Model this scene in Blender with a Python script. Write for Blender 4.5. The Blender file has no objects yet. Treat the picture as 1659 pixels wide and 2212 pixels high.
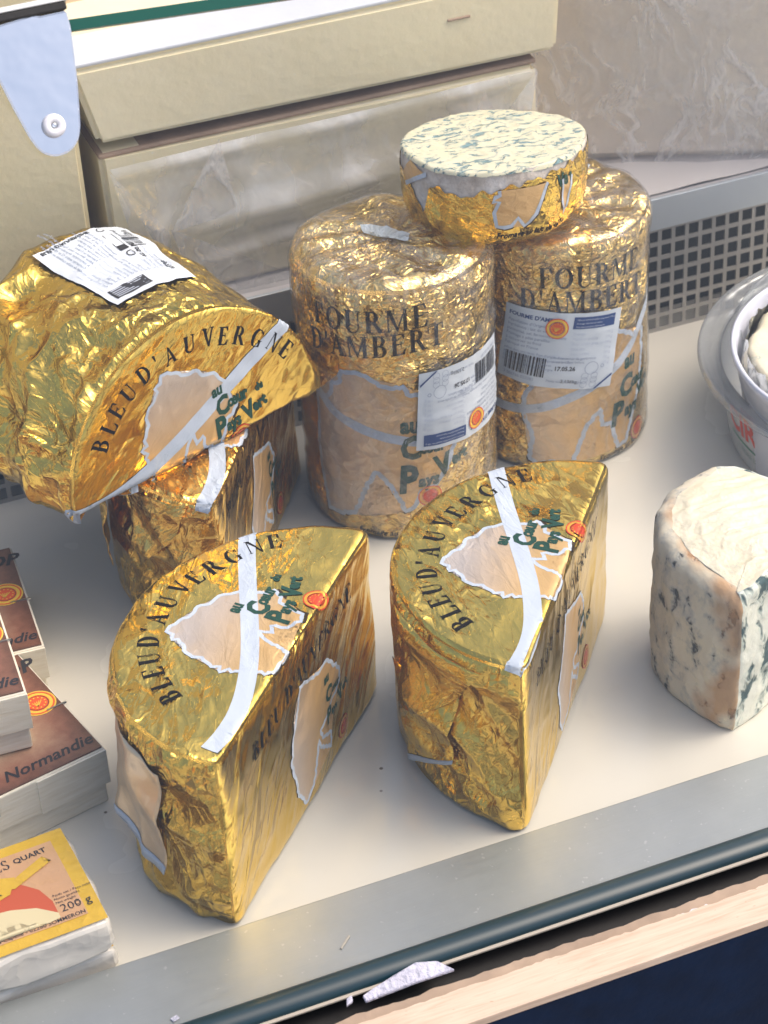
import bpy, bmesh, math, random
import numpy as np
from mathutils import Vector, Matrix
random.seed(7); rng = np.random.default_rng(11)
S = bpy.context.scene
COL = S.collection
R_ = math.radians
# ---------------------------------------------------------------- camera
RM = [(0.9265660362990279, -0.25668958840136774, 0.2749287827482689),
      (-0.37314219762230927, -0.5353247012181712, 0.7577548182751918),
      (-0.0473316039312197, -0.8046974086400502, -0.5917954036635347)]
cam_d = bpy.data.cameras.new('camera'); cam = bpy.data.objects.new('camera', cam_d); COL.objects.link(cam)
M4 = Matrix(((RM[0][0], -RM[0][1], -RM[0][2], -0.6272), (RM[1][0], -RM[1][1], -RM[1][2], -1.2983),
             (RM[2][0], -RM[2][1], -RM[2][2], 0.9864), (0, 0, 0, 1)))
cam.matrix_world = M4
cam_d.sensor_fit = 'VERTICAL'; cam_d.sensor_height = 24.0; cam_d.lens = 24.0*4920/2212
cam_d.clip_start = 0.02; cam_d.clip_end = 400
cam_d.dof.use_dof = True; cam_d.dof.focus_distance = 1.43; cam_d.dof.aperture_fstop = 11.0
S.camera = cam
# ---------------------------------------------------------------- world, sun, exposure
SUN_EL, SUN_AZ = 56, 100      # high to the right, softened by cloud
w = bpy.data.worlds.new('World'); S.world = w; w.use_nodes = True
nt = w.node_tree; bg = nt.nodes['Background']; sk = nt.nodes.new('ShaderNodeTexSky')
sk.sky_type = 'NISHITA'; sk.sun_disc = False; sk.sun_elevation = R_(SUN_EL); sk.sun_rotation = R_(SUN_AZ)
sk.air_density = 1.0; sk.dust_density = 7.0; sk.ozone_density = 1.0
nt.links.new(sk.outputs[0], bg.inputs[0]); bg.inputs[1].default_value = 0.15
sl = bpy.data.lights.new('sun', 'SUN'); so = bpy.data.objects.new('sun', sl); COL.objects.link(so)
sl.energy = 0.5; sl.angle = R_(45); sl.color = (1, .95, .86)
sd = Vector((math.sin(R_(SUN_AZ))*math.cos(R_(SUN_EL)), math.cos(R_(SUN_AZ))*math.cos(R_(SUN_EL)), math.sin(R_(SUN_EL))))
so.rotation_euler = sd.to_track_quat('Z', 'Y').to_euler()
S.view_settings.view_transform = 'Standard'; S.view_settings.look = 'None'; S.view_settings.gamma = 1
S.view_settings.exposure = 0.70
S.cycles.max_bounces = 8; S.cycles.transparent_max_bounces = 16; S.cycles.glossy_bounces = 5
S.cycles.caustics_reflective = False; S.cycles.caustics_refractive = False
try: S.cycles.sample_clamp_indirect = 6
except Exception: pass

# ================================================================ node helpers
class NT:
    def __init__(s, name):
        s.m = bpy.data.materials.new(name); s.m.use_nodes = True; s.t = s.m.node_tree; s.t.nodes.clear()
        s.out = s.n('ShaderNodeOutputMaterial')
    def n(s, typ, **k):
        x = s.t.nodes.new(typ)
        for a, v in k.items(): setattr(x, a, v)
        return x
    def l(s, a, b): s.t.links.new(a, b)
    def put(s, sock, v):
        if isinstance(v, bpy.types.NodeSocket): s.l(v, sock)
        elif isinstance(v, (tuple, list)) and sock.type == 'RGBA' and len(v) == 3: sock.default_value = (*v, 1)
        else: sock.default_value = v
    def math(s, op, a, b=0.0, c=0.0, clamp=False):
        x = s.n('ShaderNodeMath', operation=op, use_clamp=clamp)
        for i, v in enumerate((a, b, c)): s.put(x.inputs[i], v)
        return x.outputs[0]
    def vm(s, op, a, b=(0, 0, 0), scale=None):
        x = s.n('ShaderNodeVectorMath', operation=op); s.put(x.inputs[0], a); s.put(x.inputs[1], b)
        if scale is not None: s.put(x.inputs[3], scale)
        return x.outputs['Value'] if op == 'DOT_PRODUCT' else x.outputs[0]
    def coord(s, which='Object'): return s.n('ShaderNodeTexCoord').outputs[which]
    def attr(s, name, out='Vector'): return s.n('ShaderNodeAttribute', attribute_name=name).outputs[out]
    def map(s, v, scale=(1, 1, 1), rot=(0, 0, 0), loc=(0, 0, 0)):
        x = s.n('ShaderNodeMapping'); s.l(v, x.inputs[0]); x.inputs[1].default_value = loc; x.inputs[2].default_value = rot; x.inputs[3].default_value = scale
        return x.outputs[0]
    def noise(s, v, scale, detail=2, rough=.5, dist=0, typ='FBM', out=0):
        x = s.n('ShaderNodeTexNoise', noise_type=typ); s.l(v, x.inputs['Vector'])
        x.inputs['Scale'].default_value = scale; x.inputs['Detail'].default_value = detail
        x.inputs['Roughness'].default_value = rough; x.inputs['Distortion'].default_value = dist
        if typ == 'RIDGED_MULTIFRACTAL': x.inputs['Offset'].default_value = 1.0; x.inputs['Gain'].default_value = 1.6
        return x.outputs[out]
    def vor(s, v, scale, feature='F1', rnd=1.0):
        x = s.n('ShaderNodeTexVoronoi', feature=feature); s.l(v, x.inputs['Vector']); x.inputs['Scale'].default_value = scale
        x.inputs['Randomness'].default_value = rnd
        return x
    def ramp(s, f, stops, interp='LINEAR'):
        x = s.n('ShaderNodeValToRGB'); s.put(x.inputs[0], f); e = x.color_ramp.elements; x.color_ramp.interpolation = interp
        while len(e) < len(stops): e.new(.5)
        for i, (p, c) in enumerate(stops):
            e[i].position = p; e[i].color = (*c, 1) if len(c) == 3 else c
        return x.outputs[0]
    def mr(s, v, a, b, c=0., d=1., clamp=True):
        x = s.n('ShaderNodeMapRange', clamp=clamp); s.put(x.inputs[0], v)
        for i, q in enumerate((a, b, c, d)): s.put(x.inputs[i+1], q)
        return x.outputs[0]
    def mix(s, f, a, b, mode='MIX'):
        x = s.n('ShaderNodeMix', data_type='RGBA', blend_type=mode); s.put(x.inputs[0], f); s.put(x.inputs[6], a); s.put(x.inputs[7], b)
        return x.outputs[2]
    def bump(s, h, dist=1.0, strength=1.0, normal=None):
        x = s.n('ShaderNodeBump'); s.put(x.inputs['Height'], h); x.inputs['Distance'].default_value = dist; s.put(x.inputs['Strength'], strength)
        if normal is not None: s.l(normal, x.inputs['Normal'])
        return x.outputs[0]
    def pr(s, base=(.8, .8, .8), rough=.5, metal=0., normal=None, coat=0., coat_rough=.1, spec=None, sss=0., alpha=None, trans=0., coat_n=None):
        x = s.n('ShaderNodeBsdfPrincipled'); s.put(x.inputs['Base Color'], base); s.put(x.inputs['Roughness'], rough); s.put(x.inputs['Metallic'], metal)
        if normal is not None: s.l(normal, x.inputs['Normal'])
        s.put(x.inputs['Coat Weight'], coat); s.put(x.inputs['Coat Roughness'], coat_rough)
        if coat_n is not None: s.l(coat_n, x.inputs['Coat Normal'])
        if spec is not None: s.put(x.inputs['Specular IOR Level'], spec)
        if sss: x.inputs['Subsurface Weight'].default_value = sss; x.inputs['Subsurface Radius'].default_value = (.006, .004, .002); x.inputs['Subsurface Scale'].default_value = 1.0
        if alpha is not None: s.put(x.inputs['Alpha'], alpha)
        return x.outputs[0]
    def done(s, sh): s.l(sh, s.out.inputs[0]); return s.m

def simple(name, base, rough=.5, metal=0., coat=0., nscale=None, namp=.0002, var=0., spec=None):
    t = NT(name); c = t.coord(); nrm = None; b = base
    if nscale: nrm = t.bump(t.noise(c, nscale, 3), namp)
    if var:
        f = t.noise(c, (nscale or 60)*.4, 4)
        b = t.mix(f, tuple(x*(1-var) for x in base), tuple(min(1, x*(1+var)) for x in base))
    return t.done(t.pr(b, rough, metal, nrm, coat, spec=spec))

# ---- foil relief shared by the foil and everything printed on it
def foil_height(t, kind):
    v = t.attr('fuv'); crk = t.attr('crk', 'Fac')
    wv = t.noise(v, 60, 2, out=1)
    vw = t.vm('ADD', v, t.vm('SCALE', t.vm('SUBTRACT', wv, (.5, .5, .5)), scale=.012))
    hs = []
    for sc, sl_ in (((70, .55), (200, .60), (520, .55)) if 'drum' in kind else ((50, .62), (160, .44), (470, .22))):
        vo = t.vor(vw, sc)
        d = t.vm('SUBTRACT', vw, vo.outputs['Position'])
        g = t.vm('SUBTRACT', vo.outputs['Color'], (.5, .5, .5))
        hs.append(t.math('MULTIPLY', t.vm('DOT_PRODUCT', d, g), sl_))
    for sc, am in (((60, .0008), (150, .0004)) if 'drum' in kind else ((38, .0011), (105, .00035))):
        ve = t.vor(t.vm('ADD', vw, (.31, .17, 0)), sc, 'DISTANCE_TO_EDGE')
        hs.append(t.math('MULTIPLY', t.mr(ve.outputs['Distance'], 0, .10, 1, 0), am))
    r = t.noise(vw, 130, 3, .6, typ='RIDGED_MULTIFRACTAL')
    hs.append(t.math('MULTIPLY', r, .00022))
    h = hs[0]
    for x in hs[1:]: h = t.math('ADD', h, x)
    h = t.math('MULTIPLY', h, crk)
    # a gentle swell present everywhere
    h = t.math('ADD', h, t.math('MULTIPLY', t.noise(v, 38, 2), .0016))
    return h

def foil_mat(name, base=(.84, .59, .13), rough=.15, coat=0., milky=0.):
    t = NT(name); h = foil_height(t, name); n = t.bump(h, 1.0)
    v = t.attr('fuv')
    f = t.noise(v, 30, 3)
    b = t.mix(f, base, tuple(x*y for x, y in zip(base, (.90, .84, .76))))
    rr = t.mr(t.noise(v, 90, 2), .3, .7, rough*.75, rough*1.5)
    return t.done(t.pr(b, rr, 1.0, n, coat))
def print_mat(name, base, metal=.15, rough=.35, grad=None, spec=.3):
    t = NT(name); n = t.bump(foil_height(t, name), 1.0, .55)
    b = base
    if grad is not None: b = t.mix(t.attr('grad', 'Fac'), base, grad)
    return t.done(t.pr(b, rough, metal, n, spec=spec))
def ink(name, base, rough=.45):
    t = NT(name); return t.done(t.pr(base, rough, 0))

MAT = {}
MAT['foil'] = foil_mat('gold_foil')
MAT['foil_drum'] = foil_mat('gold_foil_drum', base=(.82, .60, .22), rough=.17)
MAT['foil_warm'] = foil_mat('gold_foil_warm', base=(.86, .58, .16), rough=.16)
MAT['p_white'] = print_mat('print_white', (.55, .61, .70), .0, .4)
MAT['p_black'] = print_mat('print_black', (.010, .008, .007), .0, .7, None, .06)
MAT['p_green'] = print_mat('print_green', (.008, .06, .038), .0, .45)
MAT['p_red'] = print_mat('print_red', (.72, .07, .02), .3, .3)
MAT['p_yellow'] = print_mat('print_yellow', (.80, .42, .05), .4, .3)
MAT['p_peach'] = print_mat('print_peach', (.60, .52, .46), .4, .32, grad=(.74, .47, .20))
MAT['flap_foil'] = print_mat('flap_foil', (.80, .62, .42), .55, .3)
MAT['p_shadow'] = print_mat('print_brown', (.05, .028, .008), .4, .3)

# ================================================================ mesh / object helpers
def link(name, me, mat, parent=None):
    me.name = name
    o = bpy.data.objects.new(name, me); COL.objects.link(o)
    for m in (mat if isinstance(mat, (list, tuple)) else [mat]):
        me.materials.append(m)
    if parent is not None: o.parent = parent
    return o
def from_arrays(V, F):
    me = bpy.data.meshes.new('m')
    me.from_pydata([tuple(v) for v in np.asarray(V, float).tolist()], [], [tuple(f) for f in F]); me.update()
    return me
def quads(nu, nv, close_u=False, base=0):
    F = []
    for j in range(nv-1):
        for i in range(nu if close_u else nu-1):
            a = j*nu+i; b = j*nu+(i+1) % nu
            F.append((base+a, base+b, base+b+nu, base+a+nu))
    return F
def smooth(me): me.polygons.foreach_set('use_smooth', [True]*len(me.polygons)); me.update()
def put_attr(me, name, arr, typ='FLOAT'):
    a = me.attributes.new(name, typ, 'POINT')
    if typ == 'FLOAT': a.data.foreach_set('value', np.asarray(arr, np.float32))
    else: a.data.foreach_set('vector', np.asarray(arr, np.float32).ravel())
def tag(o, label=None, cat=None, group=None, kind=None):
    if label: o['label'] = label
    if cat: o['category'] = cat
    if group: o['group'] = group
    if kind: o['kind'] = kind
    return o
def thing(name, label, cat, loc=(0, 0, 0), rot=None, group=None):
    o = bpy.data.objects.new(name, None); o.empty_display_size = .03; COL.objects.link(o); o.location = loc
    if rot is not None: o.rotation_euler = rot
    return tag(o, label, cat, group)

def box(x0, x1, y0, y1, z0, z1, bev=0., seg=2):
    bm = bmesh.new(); bmesh.ops.create_cube(bm, size=1)
    for v in bm.verts: v.co = Vector(((x0+x1)/2+v.co.x*(x1-x0), (y0+y1)/2+v.co.y*(y1-y0), (z0+z1)/2+v.co.z*(z1-z0)))
    if bev: bmesh.ops.bevel(bm, geom=bm.edges[:], offset=bev, segments=seg, affect='EDGES', profile=.5)
    return bm
def bm_mesh(bm, sm=False):
    me = bpy.data.meshes.new('m'); bm.to_mesh(me); bm.free()
    if sm: smooth(me)
    return me
def prism(poly, z0, z1, bev=0.):
    bm = bmesh.new(); vs = [bm.verts.new((x, y, z1)) for x, y in poly]; f = bm.faces.new(vs)
    bm.normal_update()
    if f.normal.z < 0: f.normal_flip()
    r = bmesh.ops.extrude_face_region(bm, geom=[f]); nv = [g for g in r['geom'] if isinstance(g, bmesh.types.BMVert)]
    for v in nv: v.co.z = z0
    bmesh.ops.recalc_face_normals(bm, faces=bm.faces[:])
    if bev: bmesh.ops.bevel(bm, geom=[e for e in bm.edges], offset=bev, segments=2, affect='EDGES')
    return bm

# numpy gradient-free value noise (smooth) and ridged crumple
_tab = rng.random(65536)
def vnoise(p, seed=0):
    p = np.asarray(p, float); i = np.floor(p).astype(np.int64); f = p-i; f = f*f*f*(f*(f*6-15)+10); r = 0
    for dx in (0, 1):
        for dy in (0, 1):
            for dz in (0, 1):
                h = ((i[:, 0]+dx)*73856093 ^ (i[:, 1]+dy)*19349663 ^ (i[:, 2]+dz)*83492791 ^ seed*2654435) & 65535
                r = r+_tab[h]*(f[:, 0] if dx else 1-f[:, 0])*(f[:, 1] if dy else 1-f[:, 1])*(f[:, 2] if dz else 1-f[:, 2])
    return r*2-1
def crumple(p, seed=0, f0=28., octs=3):
    p = np.asarray(p); wv = np.stack([vnoise(p*22+5, seed+k) for k in (7, 8, 9)], 1)*.25
    h = 0; a = 1.
    for o in range(octs): h = h+a*(1-2*np.abs(vnoise(p*f0*(1.9**o)+wv*(1.9**o), seed+o))); a *= .5
    return h-.55

# ================================================================ flat artwork (2D, millimetres) -> meshes that lie on a curved, crumpled sheet
_fc = {}
def text2d(s, size=10., shear=0., bold=0., align='LEFT', sx=1.):
    """triangles of a line of text, lower-left at origin; size = cap height in mm"""
    key = (s, shear, bold)
    if key not in _fc:
        cu = bpy.data.curves.new('t', 'FONT'); cu.body = s; cu.size = 1; cu.resolution_u = 2; cu.shear = shear; cu.offset = bold
        o = bpy.data.objects.new('t', cu); COL.objects.link(o)
        me = bpy.data.meshes.new_from_object(o.evaluated_get(bpy.context.evaluated_depsgraph_get()))
        V = np.array([v.co[:2] for v in me.vertices]).reshape(-1, 2); F = [tuple(p.vertices) for p in me.polygons]
        bpy.data.objects.remove(o); bpy.data.curves.remove(cu); bpy.data.meshes.remove(me)
        _fc[key] = (V, F)
    V, F = _fc[key]; V = V*size/.72*np.array([sx, 1])
    if len(V):
        wd = V[:, 0].max()
        if align == 'CENTER': V = V-np.array([wd/2, 0])
        if align == 'RIGHT': V = V-np.array([wd, 0])
    return [V[list(f)] for f in F]
def bar(x0, y0, x1, y1): return np.array([(x0, y0), (x1, y0), (x1, y1), (x0, y1)], float)
def hring(cx, cy, rx, ry, ix, iy, a0, a1, n=12, icx=None):
    icx = cx if icx is None else icx
    a = np.radians(np.linspace(a0, a1, n)); o = []
    for k in range(n-1):
        o.append(np.array([(cx+rx*math.cos(a[k]), cy+ry*math.sin(a[k])), (cx+rx*math.cos(a[k+1]), cy+ry*math.sin(a[k+1])),
                           (icx+ix*math.cos(a[k+1]), cy+iy*math.sin(a[k+1])), (icx+ix*math.cos(a[k]), cy+iy*math.sin(a[k]))]))
    return o
def glyph(c):
    T = .175; t = .062; sf = .042
    def stem(x, w=T, top=1, bot=1, y0=0, y1=1):
        o = [bar(x, y0, x+w, y1)]
        if bot: o.append(bar(x-.07, 0, x+w+.07, sf))
        if top: o.append(bar(x-.07, 1-sf, x+w+.07, 1))
        return o
    q = lambda *p: np.array(p, float)
    if c == 'B': return stem(.08)+[bar(.2, .95, .34, 1), bar(.2, .5, .36, .55), bar(.2, 0, .36, .05)]+hring(.32, .755, .26, .245, .11, .195, -90, 90)+hring(.34, .275, .31, .275, .14, .225, -90, 90), .72
    if c == 'L': return stem(.08)+[bar(.2, 0, .6, .05), q((.6, 0), (.66, .28), (.62, .28), (.5, .05))], .70
    if c == 'E': return stem(.08)+[bar(.2, 0, .6, .05), bar(.2, .95, .58, 1), bar(.2, .5, .46, .545), q((.6, 0), (.66, .27), (.62, .27), (.5, .05)), q((.58, 1), (.61, .74), (.575, .74), (.48, .95)), bar(.44, .41, .475, .635)], .70
    if c == 'F': return stem(.08)+[bar(.2, .95, .56, 1), bar(.2, .5, .44, .545), q((.56, 1), (.59, .72), (.555, .72), (.46, .95)), bar(.42, .41, .455, .635)], .62
    if c == 'U': return stem(.08, bot=0, y0=.3)+stem(.60, .055, bot=0, y0=.3)+hring(.3675, .31, .2875, .325, .2, .27, 180, 360, icx=.415), .78
    if c == 'D': return stem(.08)+[bar(.2, .95, .32, 1), bar(.2, 0, .32, .05)]+hring(.3, .5, .42, .5, .26, .45, -90, 90), .80
    if c == "'": return [q((.03, 1), (.17, 1), (.12, .66), (.07, .66))], .22
    if c == 'A': return [q((.06, 0), (.12, 0), (.37, .86), (.36, 1)), q((.52, 0), (.70, 0), (.42, 1), (.33, 1)), bar(.18, .3, .56, .35), bar(-.02, 0, .22, sf), bar(.43, 0, .79, sf)], .76
    if c == 'V': return [q((.04, 1), (.22, 1), (.44, .0), (.36, .0)), q((.64, 1), (.7, 1), (.44, 0), (.40, .14)), bar(-.04, 1-sf, .31, 1), bar(.54, 1-sf, .78, 1)], .74
    if c == 'R': return stem(.08)+[bar(.2, .95, .34, 1), bar(.2, .47, .36, .52), q((.32, .48), (.48, .5), (.76, 0), (.58, 0)), bar(.58, 0, .82, sf)]+hring(.32, .735, .28, .265, .12, .215, -90, 90), .78
    if c == 'G': return hring(.42, .5, .39, .51, .24, .46, 40, 320, 18, icx=.46)+[bar(.60, .05, .74, .42), bar(.5, .39, .82, .43), q((.70, .98), (.735, .98), (.735, .68), (.70, .74))], .86
    if c == 'N': return stem(.08, .055)+stem(.66, .055, bot=0)+[q((.06, 1), (.24, 1), (.72, 0), (.66, 0))], .84
    if c == 'O': return hring(.42, .5, .4, .51, .23, .455, 0, 360, 26), .86
    if c == 'M': return stem(.08, .055)+stem(.74, .15)+[q((.06, 1), (.24, 1), (.52, .1), (.46, 0)), q((.78, 1), (.80, .86), (.49, 0), (.46, .08))], 1.02
    if c == 'T': return stem(.27, T, top=0)+[bar(.0, .95, .69, 1), q((.0, 1), (.03, .7), (-.01, .7), (-.03, 1)), q((.69, 1), (.70, .7), (.66, .7), (.64, .95))], .72
    if c == 'I': return stem(.08), .31
    if c == 'S': return hring(.3, .745, .24, .255, .11, .205, 15, 268, 12)+hring(.3, .265, .26, .265, .12, .215, -165, 92, 12)+[bar(.49, .72, .525, .98), bar(.03, .02, .065, .3)], .60
    return [], .35
def xf(polys, ang=0., loc=(0, 0), sc=1., origin=(0, 0)):
    c, s_ = math.cos(ang), math.sin(ang); o = []
    for p in polys:
        p = (np.asarray(p, float)-np.array(origin))*sc
        o.append(np.stack([c*p[:, 0]-s_*p[:, 1]+loc[0], s_*p[:, 0]+c*p[:, 1]+loc[1]], 1))
    return o
def serif_row(word, x, y, h, sx=1., gap=.06, rise=0., curve=0.):
    o = []; cur = x
    for c in word:
        g, wd = glyph(c)
        yy = y+rise*(cur-x)-curve*(cur-x)**2
        o += [np.stack([p[:, 0]*h*sx+cur, p[:, 1]*h+yy+(p[:, 0]*h*sx)*(rise-2*curve*(cur-x))], 1) for p in g]
        cur += (wd+gap)*h*sx
    return o, cur
def stroke(pts, wd, closed=False):
    pts = np.asarray(pts, float); n = len(pts); o = []
    d = np.roll(pts, -1, 0)-np.roll(pts, 1, 0)
    if not closed: d[0] = pts[1]-pts[0]; d[-1] = pts[-1]-pts[-2]
    nn = np.stack([-d[:, 1], d[:, 0]], 1); nn /= np.linalg.norm(nn, axis=1)[:, None]+1e-9
    a, b = pts+nn*wd/2, pts-nn*wd/2
    for i in range(n if closed else n-1):
        j = (i+1) % n; o.append(np.array([a[i], a[j], b[j], b[i]]))
    return o
def smooth_line(pts, k=4):
    pts = np.asarray(pts, float); t = np.arange(len(pts)); tt = np.linspace(0, len(pts)-1, (len(pts)-1)*k+1); o = []
    P = np.vstack([2*pts[0]-pts[1], pts, 2*pts[-1]-pts[-2]])
    for x in tt:
        i = min(int(x), len(pts)-2); u = x-i; p0, p1, p2, p3 = P[i], P[i+1], P[i+2], P[i+3]
        o.append(.5*((2*p1)+(-p0+p2)*u+(2*p0-5*p1+4*p2-p3)*u*u+(-p0+3*p1-3*p2+p3)*u**3))
    return np.array(o)
def disc(cx, cy, r, n=24, ry=None): ry = ry or r; return [np.array([(cx+r*math.cos(a), cy+ry*math.sin(a)) for a in np.linspace(0, 2*math.pi, n, endpoint=False)])]
def ringp(cx, cy, r, ri, n=25): return hring(cx, cy, r, r, ri, ri, 0, 360, n)

def cut_mesh(polys, cell):
    bm = bmesh.new()
    for k, p in enumerate(polys):
        if len(p) < 3: continue
        a = .5*np.sum(p[:, 0]*np.roll(p[:, 1], -1)-np.roll(p[:, 0], -1)*p[:, 1])
        if abs(a) < 1e-6: continue
        if a < 0: p = p[::-1]
        try: bm.faces.new([bm.verts.new((x, y, 0)) for x, y in p])
        except Exception: pass
    big = [f for f in bm.faces if len(f.verts) > 4]
    if big: bmesh.ops.triangulate(bm, faces=big, ngon_method='EAR_CLIP')
    if cell and bm.verts:
        X = np.array([v.co[:] for v in bm.verts]); lo, hi = X.min(0), X.max(0)
        for ax in (0, 1):
            nrm = (1, 0, 0) if ax == 0 else (0, 1, 0)
            for c in np.arange(math.floor(lo[ax]/cell)+1, math.ceil(hi[ax]/cell))*cell:
                pc = (c, 0, 0) if ax == 0 else (0, c, 0)
                fs = [f for f in bm.faces if min(v.co[ax] for v in f.verts) < c-1e-5 and max(v.co[ax] for v in f.verts) > c+1e-5]
                if not fs: continue
                geom = list({*fs, *(e for f in fs for e in f.edges), *(v for f in fs for v in f.verts)})
                bmesh.ops.bisect_plane(bm, geom=geom, dist=1e-7, plane_co=pc, plane_no=nrm)
    V = np.array([v.co[:] for v in bm.verts]); bm.verts.index_update()
    F = [tuple(v.index for v in f.verts) for f in bm.faces]; bm.free()
    return V, F
def decal(name, polys, surf, mat, parent, off=.3, cell=2.0, grad=None, stack=0.):
    """polys in mm (2D) laid on surf at `off` mm above it; surf(pts_m)->P,N,fuv,crk"""
    polys = [np.asarray(p, float) for p in polys]
    V, F = cut_mesh(polys, cell)
    if not len(V): return None
    P, N, fuv, crk = surf(V[:, :2]/1000.)
    X = P+N*off/1000.
    me = from_arrays(X, F); put_attr(me, 'fuv', fuv, 'FLOAT_VECTOR'); put_attr(me, 'crk', crk)
    if grad is not None: put_attr(me, 'grad', np.clip(grad(V[:, :2]), 0, 1))
    smooth(me)
    return link(name, me, mat, parent)

# ================================================================ half-wheel solid wrapped in foil
class HalfWheel:
    """local frame: x along the straight cut, y towards the rind, z up; origin mid-cut on the base"""
    def __init__(s, a, b, H, re=.006, amp=.0011, seed=1, cut_y=0., rough_edge=1.0, lean=0.):
        s.a, s.b, s.H, s.re, s.amp, s.seed, s.edge = a, b, H, re, amp, seed, rough_edge
        th = np.linspace(0, math.pi, 400); arc = np.stack([a*np.cos(th), b*np.sin(th)], 1)
        ch = np.stack([np.linspace(-a, a, 260), np.zeros(260)], 1)[1:-1]
        pl = np.vstack([arc, ch]); pl = s._resample(pl, 720)
        for _ in range(3):
            k = np.exp(-np.linspace(-2, 2, 27)**2); k /= k.sum(); pad = 13
            e = np.vstack([pl[-pad:], pl, pl[:pad]]); pl = np.stack([np.convolve(e[:, i], k, 'valid') for i in (0, 1)], 1)
        s.O = s._resample(pl, 360)
        d = np.roll(s.O, -1, 0)-np.roll(s.O, 1, 0); n = np.stack([d[:, 1], -d[:, 0]], 1); s.n = n/np.linalg.norm(n, axis=1)[:, None]
        s.per = np.linalg.norm(s.O-np.roll(s.O, 1, 0), axis=1).sum()
    def _resample(s, pl, n):
        q = np.vstack([pl, pl[:1]]); L = np.r_[0, np.cumsum(np.linalg.norm(np.diff(q, axis=0), axis=1))]
        t = np.linspace(0, L[-1], n, endpoint=False); return np.stack([np.interp(t, L, q[:, i]) for i in (0, 1)], 1)
    fold = .0042
    def extra(s, P, N):
        x, y, z = P.T; rnd = (np.abs(N[:, 2]) < .9)*(N[:, 1] > -.6)
        w_ = np.clip((-x-.03)/.05, 0, 1)*rnd
        q = np.stack([np.arctan2(y, x)*s.a*16+z*9, z*22, 0*x+s.seed], 1)
        return s.fold*w_*(1-2*np.abs(vnoise(q, s.seed+50))-.4+.45*(1-2*np.abs(vnoise(q*2.1, s.seed+51))))
    def disp(s, P, N):
        u = s.uv(P, N)
        d = s.amp*(.55*crumple(P*.8, s.seed, 30., 3)+.6*crumple(u*np.array([1, 1, 1.]), s.seed+20, 55., 2)*.5)
        return d*s.env(P, N)+s.extra(P, N)
    def env(s, P, N): return np.where(np.abs(N[:, 2]) > .7, .55, 1.)
    def uv(s, P, N):
        # top: streaks fan along +x+y ; cut face: diagonal pull lines ; rind: vertical pleats
        top = N[:, 2] > .7; cut = (N[:, 1] < -.6) & ~top
        x, y, z = P.T; ar = np.arctan2(y, x)*s.a
        def rot(a, b, ang, sa, sb): c, q = math.cos(ang), math.sin(ang); return (a*c+b*q)*sa, (-a*q+b*c)*sb
        t1 = rot(x, y, R_(s.top_ang), .42, 1.); c1 = rot(x, z, R_(s.cut_ang), .17, .62); r1 = rot(ar, z, R_(70), .6, .9)
        U = np.where(top, t1[0], np.where(cut, c1[0]+3, r1[0]+7)); V_ = np.where(top, t1[1], np.where(cut, c1[1]+3, r1[1]+7))
        return np.stack([U, V_, np.zeros_like(U)], 1)
    top_ang = 25; cut_ang = 52
    crk_top, crk_cut, crk_rind = .38, .64, 1.15
    def crk(s, P, N):
        top = N[:, 2] > .7; cut = (N[:, 1] < -.6) & ~top
        c = np.where(top, s.crk_top, np.where(cut, s.crk_cut, s.crk_rind))*(1+.25*vnoise(P*45, s.seed+30))
        # crinkled towards the top rim, calmer in the middle of the faces
        i, d = s._near(P[:, :2]); e = np.exp(-np.maximum(np.where(top, d, s.H-P[:, 2]), 0)/.010)
        return c*(1+.9*s.edge*e)*(.25+1.1*np.clip(.5+1.1*vnoise(P*17, s.seed+3), 0, 1.2))
    def _near(s, xy):
        idx = np.empty(len(xy), int)
        for k in range(0, len(xy), 4000):
            q = xy[k:k+4000]; idx[k:k+4000] = ((q[:, None, :]-s.O[None])**2).sum(2).argmin(1)
        d = -((xy-s.O[idx])*s.n[idx]).sum(1)
        return idx, d
    def finish(s, P, N):
        fuv = s.uv(P, N); crk = s.crk(P, N)
        return P+N*s.disp(P, N)[:, None], fuv, crk
    def build(s, name, mat, parent):
        O, n, H, re = s.O, s.n, s.H, s.re; rows = []; nr = []
        def ring(off, z, nz): rows.append(np.c_[O-n*off, np.full(len(O), z)]); nv = np.c_[n*math.sqrt(max(0, 1-nz*nz)), np.full(len(O), nz)]; nr.append(nv)
        cen = np.array([0, s.b*.42])
        for k in (0., .5, .9):
            Q = cen+(O-n*re-cen)*k; rows.append(np.c_[Q, np.zeros(len(O))]); nr.append(np.tile([0, 0, -1.], (len(O), 1)))
        for a in np.linspace(0, math.pi/2, 5): ring(re*(1-math.sin(a)), re*(1-math.cos(a)), -math.cos(a))
        for z in np.linspace(re, H-re, int((H-2*re)/.0017))[1:-1]: ring(0, z, 0)
        for a in np.linspace(0, math.pi/2, 6): ring(re*(1-math.cos(a)), H-re+re*math.sin(a), math.sin(a))
        for k in np.linspace(1, 0, 62)[1:]:
            Q = cen+(O-n*re-cen)*k; rows.append(np.c_[Q, np.full(len(O), H)]); nr.append(np.tile([0, 0, 1.], (len(O), 1)))
        P = np.vstack(rows); N = np.vstack(nr); X, fuv, crk = s.finish(P, N)
        X[:, 2] = np.maximum(X[:, 2], .0004)
        me = from_arrays(X, quads(len(O), len(rows), True)); put_attr(me, 'fuv', fuv, 'FLOAT_VECTOR'); put_attr(me, 'crk', crk); smooth(me)
        return link(name, me, mat, parent)
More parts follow.
